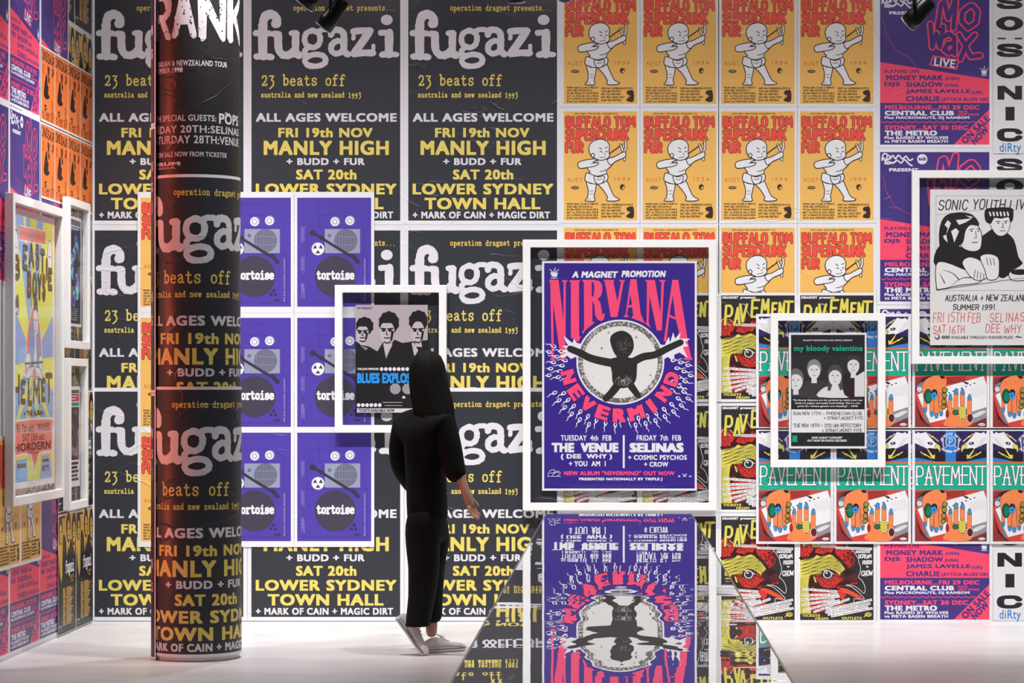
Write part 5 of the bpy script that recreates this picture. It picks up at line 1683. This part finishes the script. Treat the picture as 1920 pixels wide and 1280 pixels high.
# side wall
dm = art_scribble().mesh('scribble_poster')
G = 'small orange posters with a black scribble'
for r, (zb, lf, rt) in enumerate(((2.985, 0.0065, 'upper row'), (2.548, 0.0065, 'lower row'))):
    for c in range(4):
        place_left(dm, 'scribble_poster', 0.07 + c * 0.343, 0.335, zb, lf, 'small orange poster with black scribble, %s, %s from the corner' % (rt, ORD[c]), group=G)
fm_ = art_mustard().mesh('mustard_poster')
G = 'tall black posters with mustard heads'
for zb, lf, rt in ((3.655, 0.0, 'top of the side wall'), (2.925, 0.0, 'under the top pair, foot pasted over'), (2.15, 0.0, 'behind the upper small frame'), (1.445, 0.0, 'between the two small frames'), (0.735, 0.0, 'behind the lower small frame'), (0.012, 0.0, 'standing just above the floor')):
    for c, ct in enumerate(('beside the room corner', 'second from the room corner')):
        place_left(fm_, 'mustard_poster', 0.06 + c * 0.488, 0.47, zb, lf if zb > 1 else .008, 'black mustard-heads poster, %s, %s' % (rt, ct), group=G)
G = 'purple and pink posters on the side wall'
# a sheet trimmed at the end of the side wall
bm = bmesh.new(); bm.from_mesh(pm)
bmesh.ops.bisect_plane(bm, geom=bm.verts[:] + bm.edges[:] + bm.faces[:], plane_co=(0.3415 - 0.25, 0, 0), plane_no=(1, 0, 0), clear_inner=True)
pm_cut = bpy.data.meshes.new('purple_poster'); bm.to_mesh(pm_cut); bm.free()
for m_ in pm.materials: pm_cut.materials.append(m_)
for s, zb, lf, t in ((1.452, 3.0, 0.0, 'on the side wall, top middle, above the yellow print'), (2.17, 3.0, 0.0, 'on the side wall, top, at the picture edge'), (0.735, 2.93, 0.002, 'on the side wall above the small orange posters'),
                     (1.452, 2.03, 0.0, 'on the side wall, just behind the yellow print'), (2.17, 2.03, 0.0, 'on the side wall at the picture edge, second row'), (0.735, 1.93, 0.0030, 'on the side wall, a sliver under the orange scribbles'),
                     (1.452, 0.035, 0.0, 'on the side wall near the floor, second from left'), (2.17, 0.035, 0.0, 'on the side wall near the floor, leftmost'), (1.052, 0.035, 0.003, 'on the side wall beside the floor-level mustard posters')):
    if s == 1.052: s, lf = 0.76, 0.0
    place_left(pm_cut if s == 2.17 else pm, 'purple_poster', s, 0.683, zb, lf, 'purple and pink poster %s' % t, group=G)
G = 'orange toddler posters on the side wall'
for c in range(2):
    place_left(om, 'orange_poster', 1.452 + c * 0.49, 0.459, 0.505, 0.0065, 'orange slingshot poster low on the side wall, %s from the purple sliver' % ORD[c], group=G)

# the column
CX, CY, CR = (369.5 - 1156) * 13.42 / FPX, 13.42, 0.2262
o = link('column', lathe_mesh('column', [(CR, 0), (CR, 4.7)], mat('white_column_plaster', 'dedde0', .55), 96), None, (CX, CY, 0)); tag(o, kind='structure')
zf = 13.2
def CZ(py): return H + (730 - py) * zf / FPX
TH = R(-87.5)
t = art_torn_headline()
o = link('torn_headline_poster', wrap_mesh('torn_headline_poster', t, CR, TH), None, (CX, CY, CZ(326.5))); tag(o, 'black poster with torn white capitals round the top of the column', 'poster')
ch = wrap_mesh('charcoal_poster', art_charcoal(0.93, 0.016), CR + .004, TH)
o = link('charcoal_poster', ch, None, (CX, CY, CZ(828))); tag(o, 'charcoal poster wrapped round the middle of the column, foot pasted over', 'poster', 'charcoal posters round the column')
ch2 = wrap_mesh('charcoal_poster', art_charcoal(0.93, 0.016), CR + .010, TH)
o = link('charcoal_poster', ch2, None, (CX, CY, CZ(1226))); tag(o, 'charcoal poster wrapped round the foot of the column', 'poster', 'charcoal posters round the column')
ss = wrap_mesh('dark_strip_poster', art_side_strip(), CR + .017, R(-57) - .42 / (CR + .017))
for yb, t in ((227, 'topmost'), (731, 'middle'), (1235, 'lowest')):
    o = link('dark_strip_poster', ss, None, (CX, CY, CZ(yb))); tag(o, 'narrow dark poster at the left side of the column, %s' % t, 'poster', 'narrow dark posters down the column')

# framed prints on the back wall (front face 7 cm off the wall)
zf = D - 0.07
def FX(px): return WX(px, zf)
def FZ(py): return WZ(py, zf)
zp = D - 0.023
def PX(px): return WX(px, zp)
def PZ(py): return WZ(py, zp)
framed('framed_poster', FX(980), FX(1343.5), FZ(957), FZ(449), .07, .048, art_pink_headline(), PX(1161.5), PZ(919.5), 'large white box frame with an indigo print of tall pink letters over a white disc')
framed('framed_poster', FX(627.5), FX(837), FZ(811), FZ(534), .07, .047, art_three_men(), PX(734.5), PZ(774), 'white box frame with a grey print of three dark-haired men, in front of the person')
framed('framed_poster', FX(1445), FX(1660.5), FZ(876), FZ(587), .07, .047, art_four_heads(), PX(1551.8), PZ(840.5), 'white box frame with a black print of four pale heads and teal headline')
framed('framed_poster', FX(1710), FX(1990), FZ(682), FZ(319), .07, .047, art_ink_couple(), PX(1847), PZ(647), 'white box frame with an off-white ink drawing of two people, cut by the right edge')
# framed prints on the side wall
def YL(px, off): return (3.27 - off) * FPX / (1156 - px)
y0, y1 = YL(25, .065), YL(121, .065)
yy = (y0 + y1) / 2
framed('framed_poster', y0, y1, H - 220 * y0 / FPX, H + 369 * y0 / FPX, .065, .048, art_yellow_rays(), yy, H - 220 * y0 / FPX + .12, 'tall white box frame on the side wall with a yellow and blue sunburst print', left=True)
y0, y1 = YL(130, .06), YL(170, .06)
framed('framed_poster', y0, y1, H + (730 - 652) * y0 / FPX, H + (730 - 368.5) * y0 / FPX, .06, .045, art_glow(), (y0 + y1) / 2 - .02, H + (730 - 652) * y0 / FPX + .15, 'small white box frame on the side wall with a dark blue glowing print', left=True)
y0, y1 = YL(131, .06), YL(166, .06)
framed('framed_poster', y0, y1, H + (730 - 957) * y0 / FPX, H + (730 - 671) * y0 / FPX, .06, .045, art_white_red(), (y0 + y1) / 2 - .01, H + (730 - 957) * y0 / FPX + .15, 'small white box frame low on the side wall with a white, red and black print', left=True)

display_table()
visitor()

# spotlights hanging into the top of the view
G = 'black spotlights on the ceiling track'
o = link('lighting_track', box_mesh('lighting_track', [(-3.2, 4.5, 12.28, 12.32, 4.64, 4.7)], mat('black_track', '1b1b1e', .5))); tag(o, 'black lighting track on the ceiling', 'track')
spotlight('spotlight', 570, 10, 12.3, (-.60, .12, -.78), .17, .052, 'upper black spotlight with front ring painted white as lit, over the second charcoal poster', G)
spotlight('spotlight', 606, 52, 12.15, (-.60, .10, -.78), .17, .044, 'lower black spotlight with front ring painted white as lit, over the second charcoal poster', G)
spotlight('spotlight', 1703, 44, 12.3, (-.66, .45, -.66), .16, .046, 'black spotlight in front of the top purple and pink poster', G)
spotlight('spotlight', 969, 4, 12.3, (0.02, .30, -1), .15, .042, 'black spotlight just showing above the third charcoal poster', G)
spotlight('spotlight', 1060, -9, 12.3, (.1, -.62, -.6), .15, .044, 'black spotlight with bright lens facing out, above the first orange poster', G)
